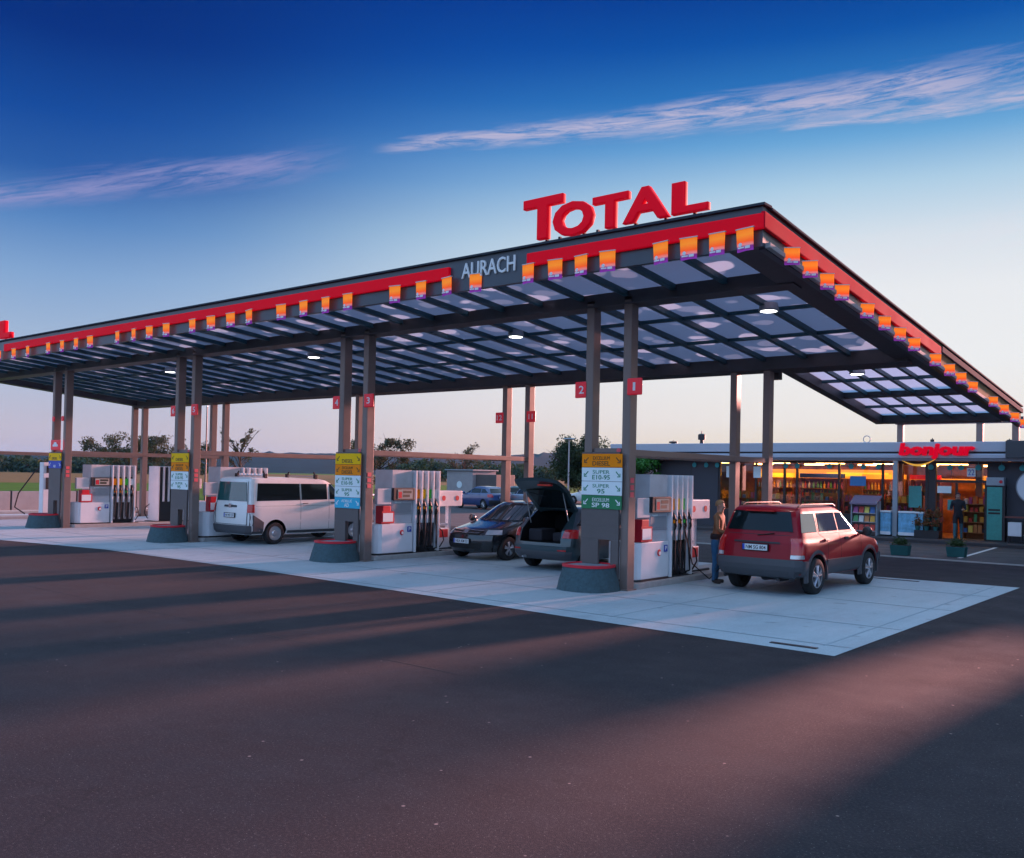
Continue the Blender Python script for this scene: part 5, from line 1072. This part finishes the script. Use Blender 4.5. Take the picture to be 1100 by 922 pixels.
    if open_gate:
        mb = MB(); S_.patch(mb, 'B', [(-.93,.2),(.93,.2),(.95,1.45),(-.95,1.45)], off=.04, nu=16); mb.build('bumper_skirt', M['cladding'], t, bevel=.006)
        for sg in (-1, 1): mb = MB(); S_.patch(mb, 'B', [(sg*.62,1.55),(sg*.84,1.55),(sg*.84,1.75),(sg*.62,1.75)], off=.036, nu=3, nv=1); mb.build('reflector', M['lamp_red'], t)
        mb = MB(); mb.lathe([(0,0),(.03,.0),(.02,-.12),(0,-.12)], axis='y', n=10, c=(-.35,b-.03,.32)); mb.build('tow_ball', M['galv'], t)
        # raised tailgate: hinged at the roof edge, swung up to near level
        H_ = Vector((0, b+.74, h-.04)); Lg = 1.36; ang = R(44)
        tg_ = []
        mb = MB(); nx, ny = 10, 8; top = []; bot = []
        for j in range(ny+1):
            v = j/ny; wv = .60+.10*sin(v*pi*.5)-.06*max(0, v-.8)/.2; d = v*Lg; bend = .24*max(0, v-.5)/.5
            for i in range(nx+1):
                u = i/nx*2-1; cz = -.06*u*u
                y = H_.y-d*cos(ang)+bend*.35*(v); z = H_.z+d*sin(ang)+cz-bend
                top.append((u*wv, y-.05*(1-u*u)*v, z)); bot.append((u*wv*.94, y-.04*(1-u*u)*v+.0, z-.075))
        N_ = len(top); fs = []
        for j in range(ny):
            for i in range(nx):
                a = j*(nx+1)+i; q = (a, a+1, a+nx+2, a+nx+1); fs.append(q); fs.append(tuple(N_+k for k in reversed(q)))
        br = [i for i in range(nx+1)]+[(j)*(nx+1)+nx for j in range(1,ny+1)]+[ny*(nx+1)+i for i in range(nx-1,-1,-1)]+[j*(nx+1) for j in range(ny-1,0,-1)]
        for a, c_ in zip(br, br[1:]+br[:1]): fs.append((a, c_, c_+N_, a+N_))
        mb.add(top+bot, fs); gt = mb.build('open_tailgate', M[paint], t, smooth=True, angle=40)
        mb = MB(); ins = [Vector(p) for p in bot]; q = lambda i, j: ins[j*(nx+1)+i]
        mb.add([q(1,1)+Vector((0,0,-.01)), q(nx-1,1)+Vector((0,0,-.01)), q(nx-1,5)+Vector((0,0,-.01)), q(1,5)+Vector((0,0,-.01)), q(1,1)+Vector((0,0,-.002)), q(nx-1,1)+Vector((0,0,-.002)), q(nx-1,5)+Vector((0,0,-.002)), q(1,5)+Vector((0,0,-.002))], [(0,3,2,1),(4,5,6,7),(0,1,5,4),(1,2,6,5),(2,3,7,6),(3,0,4,7)]); mb.build('tailgate_window', M['glass_dark'], gt)
        mb = MB(); p_ = q(nx//2, ny-1); mb.box(p_.x+.05,p_.x+.42,p_.y-.05,p_.y+.05,p_.z-.06,p_.z-.02); mb.build('gate_lamp', M['lamp_red'], gt)
        for sg in (-1, 1): mb = MB(); mb.tube([(sg*.57,b+.42,h-.42),(sg*.55,b+.18,h+.32)], [.014,.009], 6); mb.build('gas_strut', M['galv'], t)
        mb = MB(); mb.box(-.5,-.1,b+.25,b+.8,.67,.95); mb.box(.1,.45,b+.4,b+.9,.67,.88); mb.build('luggage', M['coat_dark'], t, bevel=.04)
        for sg in (-1,1): mb = MB(); mb.box(sg*.32-.18,sg*.32+.18,b+1.25,b+1.35,.9,1.25); mb.build('rear_seat_back', M['interior'], t, bevel=.03)
    else: plate(t, 0, b-.02, .78, ptxt, 'B')
    plate(t, 0, f+.012, .50, ptxt2 or ptxt, 'F')
    for sg in (-1, 1):
        for y in ys: wheel(t, sg*(w-.10), y, .31, .20, sg)
        mb = MB(); xx = sg*(w*.80); mb.tube([(xx*.93,b+.95,h-.035),(xx*.88,b+1.1,h-.0),(xx*.88,f-2.4,h-.0),(xx*.93,f-2.2,h-.05)], .015, 6) if open_gate else mb.tube([(sg*.3,f-1.18,.985),(sg*-.1,f-1.30,1.02)], .008, 5); mb.build('roof_rail' if open_gate else 'wiper', M['black'], t)
    mirror_pair(t, f-1.45, 1.02, w*.93, M[paint])
    return t
small_car((-3.55, 3.95, 0), 0, 'paint_teal', 'dark teal estate car with its tailgate raised beside posts 1 and 2', L_=4.5, w=.885, h=1.50, open_gate=True, name='estate_car')
small_car((-6.45, 4.35, 0), pi, 'paint_black', 'black car facing the camera left of the raised tailgate', L_=4.3, w=.88, h=1.50, ptxt='NEA KM 52', name='black_car')
small_car((-30.2, 29.5, 0), R(78), 'paint_blue', 'dark blue parked car, leftmost of those far behind the black car', group='cars parked far behind the pumps', name='parked_car')
small_car((-27.2, 30.6, 0), R(70), 'paint_silver', 'silver parked car far behind the black car', group='cars parked far behind the pumps', name='parked_car')
small_car((-31.5, 34.0, 0), R(120), 'paint_petrol', 'petrol blue car parked behind the service stand and nozzles', group='cars parked far behind the pumps', name='parked_car')
small_car((-21.8, 9.6, 0), pi+.15, 'paint_petrol', 'dark green car with slanting windscreen between posts 5 and 6 and the van', glass='glass_teal', name='green_car')
small_car((-33.0, 46, 0), R(90), 'paint_white', 'white car far behind the open tailgate', group='cars parked far behind the pumps', name='parked_car')
# ------------------------------------------------------------------ people
def person(loc, rz, label, J, mats, reg, hair=True, hold=None):
    """J: dict of joints -> (pos, radius); edges list; reg(p) -> material slot"""
    t = thing('person', loc, label, 'person', rz=rz)
    names_ = list(J['v']); idx = {n: i for i, n in enumerate(names_)}
    me = bpy.data.meshes.new('body'); me.from_pydata([J['v'][n][0] for n in names_], [(idx[a], idx[b]) for a, b in J['e']], [])
    o = bpy.data.objects.new('body', me); COL.objects.link(o)
    md = o.modifiers.new('s', 'SKIN'); md.use_smooth_shade = True
    sv = me.skin_vertices[0].data
    for n, i in idx.items():
        r = J['v'][n][1]; sv[i].radius = r if isinstance(r, tuple) else (r, r); sv[i].use_root = (n == 'pelvis')
    sb_ = o.modifiers.new('u', 'SUBSURF'); sb_.levels = 2; sb_.render_levels = 2
    bpy.context.view_layer.update(); m2 = evalmesh(o); o.modifiers.clear(); o.data = m2; m2.materials.clear()
    for q in mats: m2.materials.append(q)
    for p in m2.polygons: p.material_index = reg(p.center)
    m2.shade_smooth(); o.parent = t
    return t
def hand(v, e, w, d, side, up=Vector((0,0,1)), curl=.5):
    """five bent fingers rooted in the palm at joint w, pointing along d"""
    w_ = Vector(v[w][0]); d = Vector(d).normalized(); s = d.cross(up).normalized()*side; n = s.cross(d).normalized()
    pn = w+'palm'; v[pn] = (w_+d*.055, (.036,.018)); e.append((w, pn))
    for k, L_ in enumerate((.065,.075,.07,.055)):
        o_ = s*(.026-.017*k); a = w_+d*.085+o_; b = a+d*L_*.5+n*-.015*curl*2; c = b+(d*(1-curl)-n*curl).normalized()*L_*.5
        for q, (p, r) in enumerate(((a,.010),(b,.009),(c,.0075))): v[f'{w}f{k}{q}'] = (tuple(p), r)
        e += [(pn, f'{w}f{k}0'), (f'{w}f{k}0', f'{w}f{k}1'), (f'{w}f{k}1', f'{w}f{k}2')]
    a = w_+d*.03+s*.04; b = a+d*.035+s*.015; v[w+'t0'] = (tuple(a), .011); v[w+'t1'] = (tuple(b), .0095); e += [(pn, w+'t0'), (w+'t0', w+'t1')]
def standing(lh, rh, lel, rel, lean=.03, gait=.0, H=1.0):
    v = {'pelvis': ((0,0,.95),(.155,.115)), 'waist': ((0,lean*.4,1.10),(.145,.105)), 'chest': ((0,lean,1.30),(.175,.115)), 'upper': ((0,lean*1.1,1.42),(.14,.095)), 'neck': ((0,lean*1.3,1.51),.055), 'jaw': ((0,lean*1.5+.02,1.585),(.062,.07)), 'skull': ((0,lean*1.5,1.67),(.078,.092)), 'crown': ((0,lean*1.5-.005,1.72),(.06,.07)), 'nose': ((0,lean*1.5+.105,1.625),.014)}
    e = [('pelvis','waist'),('waist','chest'),('chest','upper'),('upper','neck'),('neck','jaw'),('jaw','skull'),('skull','crown'),('jaw','nose')]
    for s, nm, el_, ha in ((-1,'L',lel,lh),(1,'R',rel,rh)):
        g = gait*s
        v.update({nm+'hip': ((s*.09,g*.1,.88),(.10,.10)), nm+'thigh': ((s*.10,g*.5,.68),.082), nm+'knee': ((s*.10,g*.9+.01,.49),.062), nm+'calf': ((s*.105,g*.95-.01,.32),.056), nm+'ankle': ((s*.105,g*1.1-.01,.09),.042), nm+'heel': ((s*.105,g*1.1-.04,.045),.04), nm+'toe': ((s*.12,g*1.1+.15,.035),(.045,.028)),
                  nm+'sho': ((s*.185,lean,1.41),.07), nm+'elb': (el_,.047), nm+'wr': (ha,.031)})
        e += [('pelvis',nm+'hip'),(nm+'hip',nm+'thigh'),(nm+'thigh',nm+'knee'),(nm+'knee',nm+'calf'),(nm+'calf',nm+'ankle'),(nm+'ankle',nm+'heel'),(nm+'heel',nm+'toe'),('upper',nm+'sho'),(nm+'sho',nm+'elb'),(nm+'elb',nm+'wr')]
        d = Vector(ha)-Vector(el_); hand(v, e, nm+'wr', d, -s)
    return {'v': v, 'e': e}
def region(coat_lo, sleeve=True, hands_y=None):
    def f(c):
        if c.z < .075: return 3
        if c.z > 1.515: return 0
        if c.z < coat_lo and abs(c.x) < .22: return 2
        for h in hands_y:
            if (c-Vector(h)).length < .15 and (c-Vector(h)).dot(c-Vector((0,.05,1.2))) > .0 : return 0
        return 1
    return f
def hairpiece(t, lean, m_, long=False):
    mb = MB(); vs = []; fs = []; n, k = 18, 9
    for i in range(n):
        for j in range(k):
            a = 2*pi*i/n; b = j/(k-1)*1.75; r = 1+.05*mnoise.noise(Vector((i*.9, j*.9, 0)))
            x = .088*sin(b)*cos(a)*r; y = .103*sin(b)*sin(a)*r; z = .10*cos(b)*r
            if y > .04 and b > .8: z = max(z, .045)
            vs.append((x, lean*1.5-.012+y, 1.672+z+(-.02 if y < 0 and j > 5 else 0)))
    for i in range(n):
        for j in range(k-1): fs.append((i*k+j, ((i+1)%n)*k+j, ((i+1)%n)*k+j+1, i*k+j+1))
    mb.add(vs, fs); return mb.build('hair', m_, t, smooth=True, angle=180)
def eyes(t, lean):
    mb = MB()
    for s in (-1, 1): mb.lathe([(0,-.008),(.009,-.006),(.011,0),(0,.008)], axis='y', n=10, c=(s*.03, lean*1.5+.078, 1.655))
    mb.build('eyes', M['ink_dark'], t); mb = MB(); mb.box(-.022,.022,lean*1.5+.083,lean*1.5+.089,1.578,1.584); mb.build('mouth', M['pink_mark'], t)
    mb = MB()
    for s in (-1, 1): mb.lathe([(0,-.012),(.02,-.008),(.026,0),(.02,.008),(0,.01)], axis='x', n=10, c=(s*.082, lean*1.5, 1.64))
    mb.build('ears', M['skin'], t)
lh, rh = (-.16,.36,1.08), (.20,.40,1.04)
J = standing(lh, rh, (-.27,.08,1.14), (.29,.10,1.14), lean=.05)
t = person((.54, 2.62, .006), R(-78), 'person in brown jacket and blue jeans filling up between the pump and the red off-roader', J, [M['skin'], M['jacket'], M['jeans'], M['shoe']], region(.93, True, [lh, rh]))
hairpiece(t, .05, M['hair'], True); eyes(t, .05)
mb = MB(); mb.lathe([(.165,.0),(.175,.03),(.17,.10),(.155,.12)], n=20, c=(0,.01,.93), sy=.78); mb.build('dark_hem', M['belt'], t, smooth=True)
t2 = thing('fuel_nozzle', (1.0, 2.60, 1.0), 'black filling nozzle and hose held by the person in brown', 'nozzle')
mb = MB(); mb.tube([(-.12,.02,.08),(.0,0,.08),(.12,0,.04),(.2,0,-.02)], [.02,.03,.025,.014], 8); mb.tube([(-.12,.02,.08),(-.2,.05,-.1),(-.35,.15,-.6),(-.6,.0,-.92),(-.85,-.3,-.6),(-.95,-.5,.2)], .014, 6); mb.build('nozzle', M['black'], t2, smooth=True)
# person in yellow top behind posts 5 and 6
lh, rh = (-.22,.18,.92), (.22,.18,.92); J = standing(lh, rh, (-.27,.0,1.14), (.27,.0,1.14))
t = person((-18.7, 4.3, .006), R(150), 'person in yellow top and dark trousers behind the third post pair', J, [M['skin'], M['hivis'], M['trouser'], M['shoe']], region(.95, True, [lh, rh])); hairpiece(t, .03, M['coat_dark']); eyes(t, .03)
lh, rh = (-.20,.30,1.15), (.20,.28,1.12); J = standing(lh, rh, (-.25,.02,1.14), (.25,.02,1.14), gait=.12)
t = person((.62, 21.6, .126), R(190), 'person in dark coat and teal trousers in the shop doorway', J, [M['skin'], M['coat_dark'], M['trouser_teal'], M['shoe']], region(.62, True, [lh, rh])); hairpiece(t, .03, M['coat_dark']); eyes(t, .03)
# ------------------------------------------------------------------ trees and plants
def tree(loc, h, rad, label, leaf, n=2500, ls=.12, name='tree', z0=.28, sparse=0, seed=1, group=None, squash=1.0, clumps=26):
    rg = random.Random(seed); t = thing(name, loc, label, 'tree', group)
    mb = MB(); tips = []
    mb.tube([(0,0,0),(.05*h*.1,0,h*.3),(-.03,.04,h*.62)], [h*.022,h*.017,h*.008], 7)
    for k in range(9+int(sparse*10)):
        a = rg.uniform(0, 2*pi); zb = h*rg.uniform(.25,.6); L_ = rad*rg.uniform(.65,1.05); up = h*rg.uniform(.15,.40)
        p0 = Vector((0,0,zb)); p1 = p0+Vector((cos(a)*L_*.45, sin(a)*L_*.45, up*.5)); p2 = p0+Vector((cos(a)*L_, sin(a)*L_, up))
        if p2.z > h: p2.z = h*.97
        mb.tube([p0,p1,p2], [h*.009,h*.006,h*.0025], 5); tips += [p1.lerp(p2,.4), p2]
        for q in range(3):
            b = a+rg.uniform(-1,1); s_ = p1.lerp(p2, rg.uniform(0,.8)); e_ = s_+Vector((cos(b), sin(b), rg.uniform(.2,1.2)))*rad*.35; mb.tube([s_, e_], [h*.004,h*.0015], 4); tips.append(e_)
    mb.build('trunk', M['bark'], t, smooth=True)
    mb = MB(); vs = []; fs = []; cl = []
    for k in range(clumps):
        if sparse and rg.random() < .9: c = Vector(rg.choice(tips))
        else:
            while True:
                c = Vector((rg.uniform(-1,1), rg.uniform(-1,1), rg.uniform(-1,1)))
                if c.length < 1: break
            c = Vector((c.x*rad*.8, c.y*rad*.8, h*(z0+(1-z0)*.5)+c.z*h*(1-z0)*.42*squash))
        cl.append((c, rad*rg.uniform(.16,.36)*(0.6 if sparse else 1)))
    for k in range(n):
        c, r = rg.choice(cl); d = Vector((rg.gauss(0,1), rg.gauss(0,1), rg.gauss(0,.8))); d = d.normalized()*r*rg.random()**.45
        p = c+d; 
        if p.z < .05 or p.z > h: continue
        a = Vector((rg.gauss(0,1), rg.gauss(0,1), rg.gauss(0,1))).normalized(); b = a.orthogonal().normalized(); s = ls*rg.uniform(.6,1.3)
        o = len(vs); vs += [p-a*s, p+b*s*.5, p+a*s, p-b*s*.5]; fs.append((o,o+1,o+2,o+3))
    mb.add(vs, fs); mb.build('crown', M[leaf], t, fix=False); return t
def onray(az, dist): return (9.76+dist*sin(R(az)), -15.19+dist*cos(R(az)), -.02)
import itertools
def px(x, dist):       # plan position seen at azimuth of the given photo column
    d = _f+_r*((x-569.88)/992.42); d.z = 0; d.normalize(); return (9.76+d.x*dist, -15.19+d.y*dist, -.02)
tree(px(138, 92), 5.3, 3.6, 'leafy dark tree with thin twiggy top behind the left rear posts', 'leaf_brown', 6000, .10, sparse=.75, seed=3, z0=.1, clumps=70)
tree(px(186, 96), 5.2, 3.4, 'bushy brown-green tree seen between posts 5 and 6 at left', 'leaf_brown', 5000, .10, sparse=.7, seed=4, z0=.1, clumps=60)
tree(px(258, 92), 6.8, 1.7, 'tall sparse tree with scattered leaves above the white van', 'leaf_brown', 700, .11, sparse=1, seed=5, z0=.3, clumps=40)
tree(px(408, 78), 5.0, 2.8, 'leafy tree with sparse top just right of posts 3 and 4', 'leaf_brown', 6500, .09, sparse=.7, seed=6, z0=.15, clumps=70)
tree(px(497, 82), 5.1, 1.9, 'small sparse tree whose top rises above the brown crossbar', 'leaf_brown', 1100, .10, sparse=1, seed=8, z0=.2, clumps=40)
tree(px(628, 62), 5.5, 2.4, 'big dense dark green tree left of the fuel sign board', 'leaf_dark', 22000, .08, seed=9, z0=.12, clumps=60)
tree(px(694, 44), 3.9, 1.0, 'bright green bushy tree between posts 1 and 2 and the shop wall', 'leaf_bright', 5000, .09, seed=10, z0=.1, clumps=26)
tree(px(680, 43), 3.6, 1.0, 'bright green bush just right of the orange-lit post 1', 'leaf_bright', 4000, .09, seed=11, z0=.1, clumps=22)
for i in range(10):
    tree(px(-30+26*i, 330+20*(i%3)), 4.2+.9*((i*7)%3), 9+(i%2)*3, 'distant dark tree below the hills at left, %s' % ['far left','beside the hose post','behind the leftmost posts','left of the first dispenser','behind the first dispenser','behind the pair of dispensers','right of the pair of dispensers','behind posts 5 and 6','above the van rear','above the van front'][i], 'leaf_dark', 1000, .8, seed=30+i, z0=.02, clumps=26, group='distant trees at the field edge')
for i in range(7):
    tree(px(430+24*i, 260+12*(i%3)), 4.8+.8*((i*5)%3), 8, 'distant dark tree below the hills, %s' % ['above the nozzles of the second pump','above the white service stand','left of the kiosk','behind the kiosk','behind the rear posts','above the raised tailgate','left of the big dark tree'][i], 'leaf_dark', 1100, .6, seed=50+i, z0=.02, clumps=26, group='distant trees below the hills')
# box trucks added beyond the right-hand picture edge to cast shade on the forecourt
for loc_, lab_, sc_, mt2_ in (((10.3,10.2,0), 'white box truck added right of the forecourt, unseen, to cast shade', 1, M['white_dirty']), ((6.35,17.3,.004), 'blue box truck added before the shop wall, unseen, to cast shade', 1.14, M['truck_blue'])):
    t = thing('shade_truck', loc_, lab_, 'truck'); t.scale = (sc_,sc_,sc_)
    mb = MB(); mb.box(-1.2,1.2,-3.2,2.8,.95,3.35); mb.build('cargo_box', mt2_, t, bevel=.03)
    mb = MB(); mb.box(-.45,.45,-3.1,4.4,.6,.93); mb.build('chassis', M['steel_dark'], t)
    mb = MB(); mb.prism([(2.95,.55),(4.75,.55),(4.8,1.5),(4.35,2.6),(2.95,2.75)], -1.1, 1.1, 'x'); mb.build('cab', M['paint_white'], t, bevel=.05)
    mb = MB(); mb.hexa([(-.98,4.805,1.52),(.98,4.805,1.52),(.98,4.78,1.52),(-.98,4.78,1.52),(-.9,4.40,2.5),(.9,4.40,2.5),(.9,4.37,2.5),(-.9,4.37,2.5)]); mb.build('windscreen', M['glass_dark'], t)
    for sg in (-1, 1):
        mb = MB(); mb.box(sg*1.105-.005, sg*1.105+.005, 3.3, 4.3, 1.55, 2.35); mb.build('side_window', M['glass_dark'], t)
        mb = MB(); mb.box(sg*.95-.12, sg*.95+.12, -3.23,-3.205,.98,1.12); mb.build('tail_light', M['lamp_red'], t)
        for y in (-1.9, 3.75): wheel(t, sg*.98, y, .45, .28, sg, 'plain')
# planters
for j, (x, y) in enumerate(((.94,13.95),(2.2,14.75))):
    t = thing('planter', (x+(.1 if j else -.05),y,.004), 'dark teal planter box with green plants, %s of two before the shop' % ['left','right'][j], 'planter', 'planters in front of the shop')
    mb = MB(); mb.hexa([(-.30,-.2,0),(.30,-.2,0),(.30,.2,0),(-.30,.2,0),(-.34,-.24,.38),(.34,-.24,.38),(.34,.24,.38),(-.34,.24,.38)]); mb.build('box', M['planter'], t, bevel=.012); mb = MB(); mb.box(-.32,.32,-.22,.22,.381,.39); mb.build('soil', M['soil'], t)
    mb = MB(); rg = random.Random(j+90); vs = []; fs = []
    for k in range(520):
        p = Vector((rg.gauss(0,.13), rg.gauss(0,.09), .42+abs(rg.gauss(0,.11)))); a = Vector((rg.gauss(0,1), rg.gauss(0,1), rg.gauss(.5,1))).normalized(); b = a.orthogonal().normalized(); s = .045; o = len(vs); vs += [p-a*s,p+b*s*.4,p+a*s,p-b*s*.4]; fs.append((o,o+1,o+2,o+3))
    mb.add(vs, fs); mb.build('foliage', M['leaf_mid'], t, fix=False); t.scale = (.8,.8,.8)
t = thing('flower_stand', (-.55, YS-.9, .12), 'dark stand crowded with potted flowers left of the shop door', 'flower stand')
mb = MB(); mb.box(-.4,.5,0,.5,0,.3); mb.box(-.4,.5,.25,.5,.3,.62); mb.build('steps', M['frame_dark'], t)
for k in range(9):
    x = -.3+.33*(k%3); y = .1+.15*(k//3); z = .3 if k < 3 else .62
    mb = MB(); mb.lathe([(0,0),(.07,0),(.095,.15),(.08,.15),(0,.13)], c=(x,y,z), n=10); p = mb.build('pot', M['planter'], t)
    mb = MB(); rg = random.Random(k+200); vs = []; fs = []
    for q in range(160):
        c = Vector((x+rg.gauss(0,.06), y+rg.gauss(0,.05), z+.18+abs(rg.gauss(0,.13)))); a = Vector((rg.gauss(0,1), rg.gauss(0,1), rg.gauss(.5,1))).normalized(); b = a.orthogonal().normalized(); s = .05; o = len(vs); vs += [c-a*s,c+b*s*.5,c+a*s,c-b*s*.5]; fs.append((o,o+1,o+2,o+3))
    mb.add(vs, fs); mb.build('flowers', M['leaf_flower'], p, fix=False)

# air
HZ = 0.7e-4
mb = MB(); mb.box(-4100,4100,-3100,4100,-1.5,75); hz = mb.build('haze', bpy.data.materials.new('haze_air'), None); tag(hz, kind='stuff')
hm = hz.data.materials[0]; hm.use_nodes = True; N = hm.node_tree.nodes; N.clear(); v = N.new('ShaderNodeVolumePrincipled'); v.inputs['Density'].default_value = HZ; v.inputs['Color'].default_value = (.15,.55,1,1); o_ = N.new('ShaderNodeOutputMaterial'); hm.node_tree.links.new(v.outputs[0], o_.inputs[1])
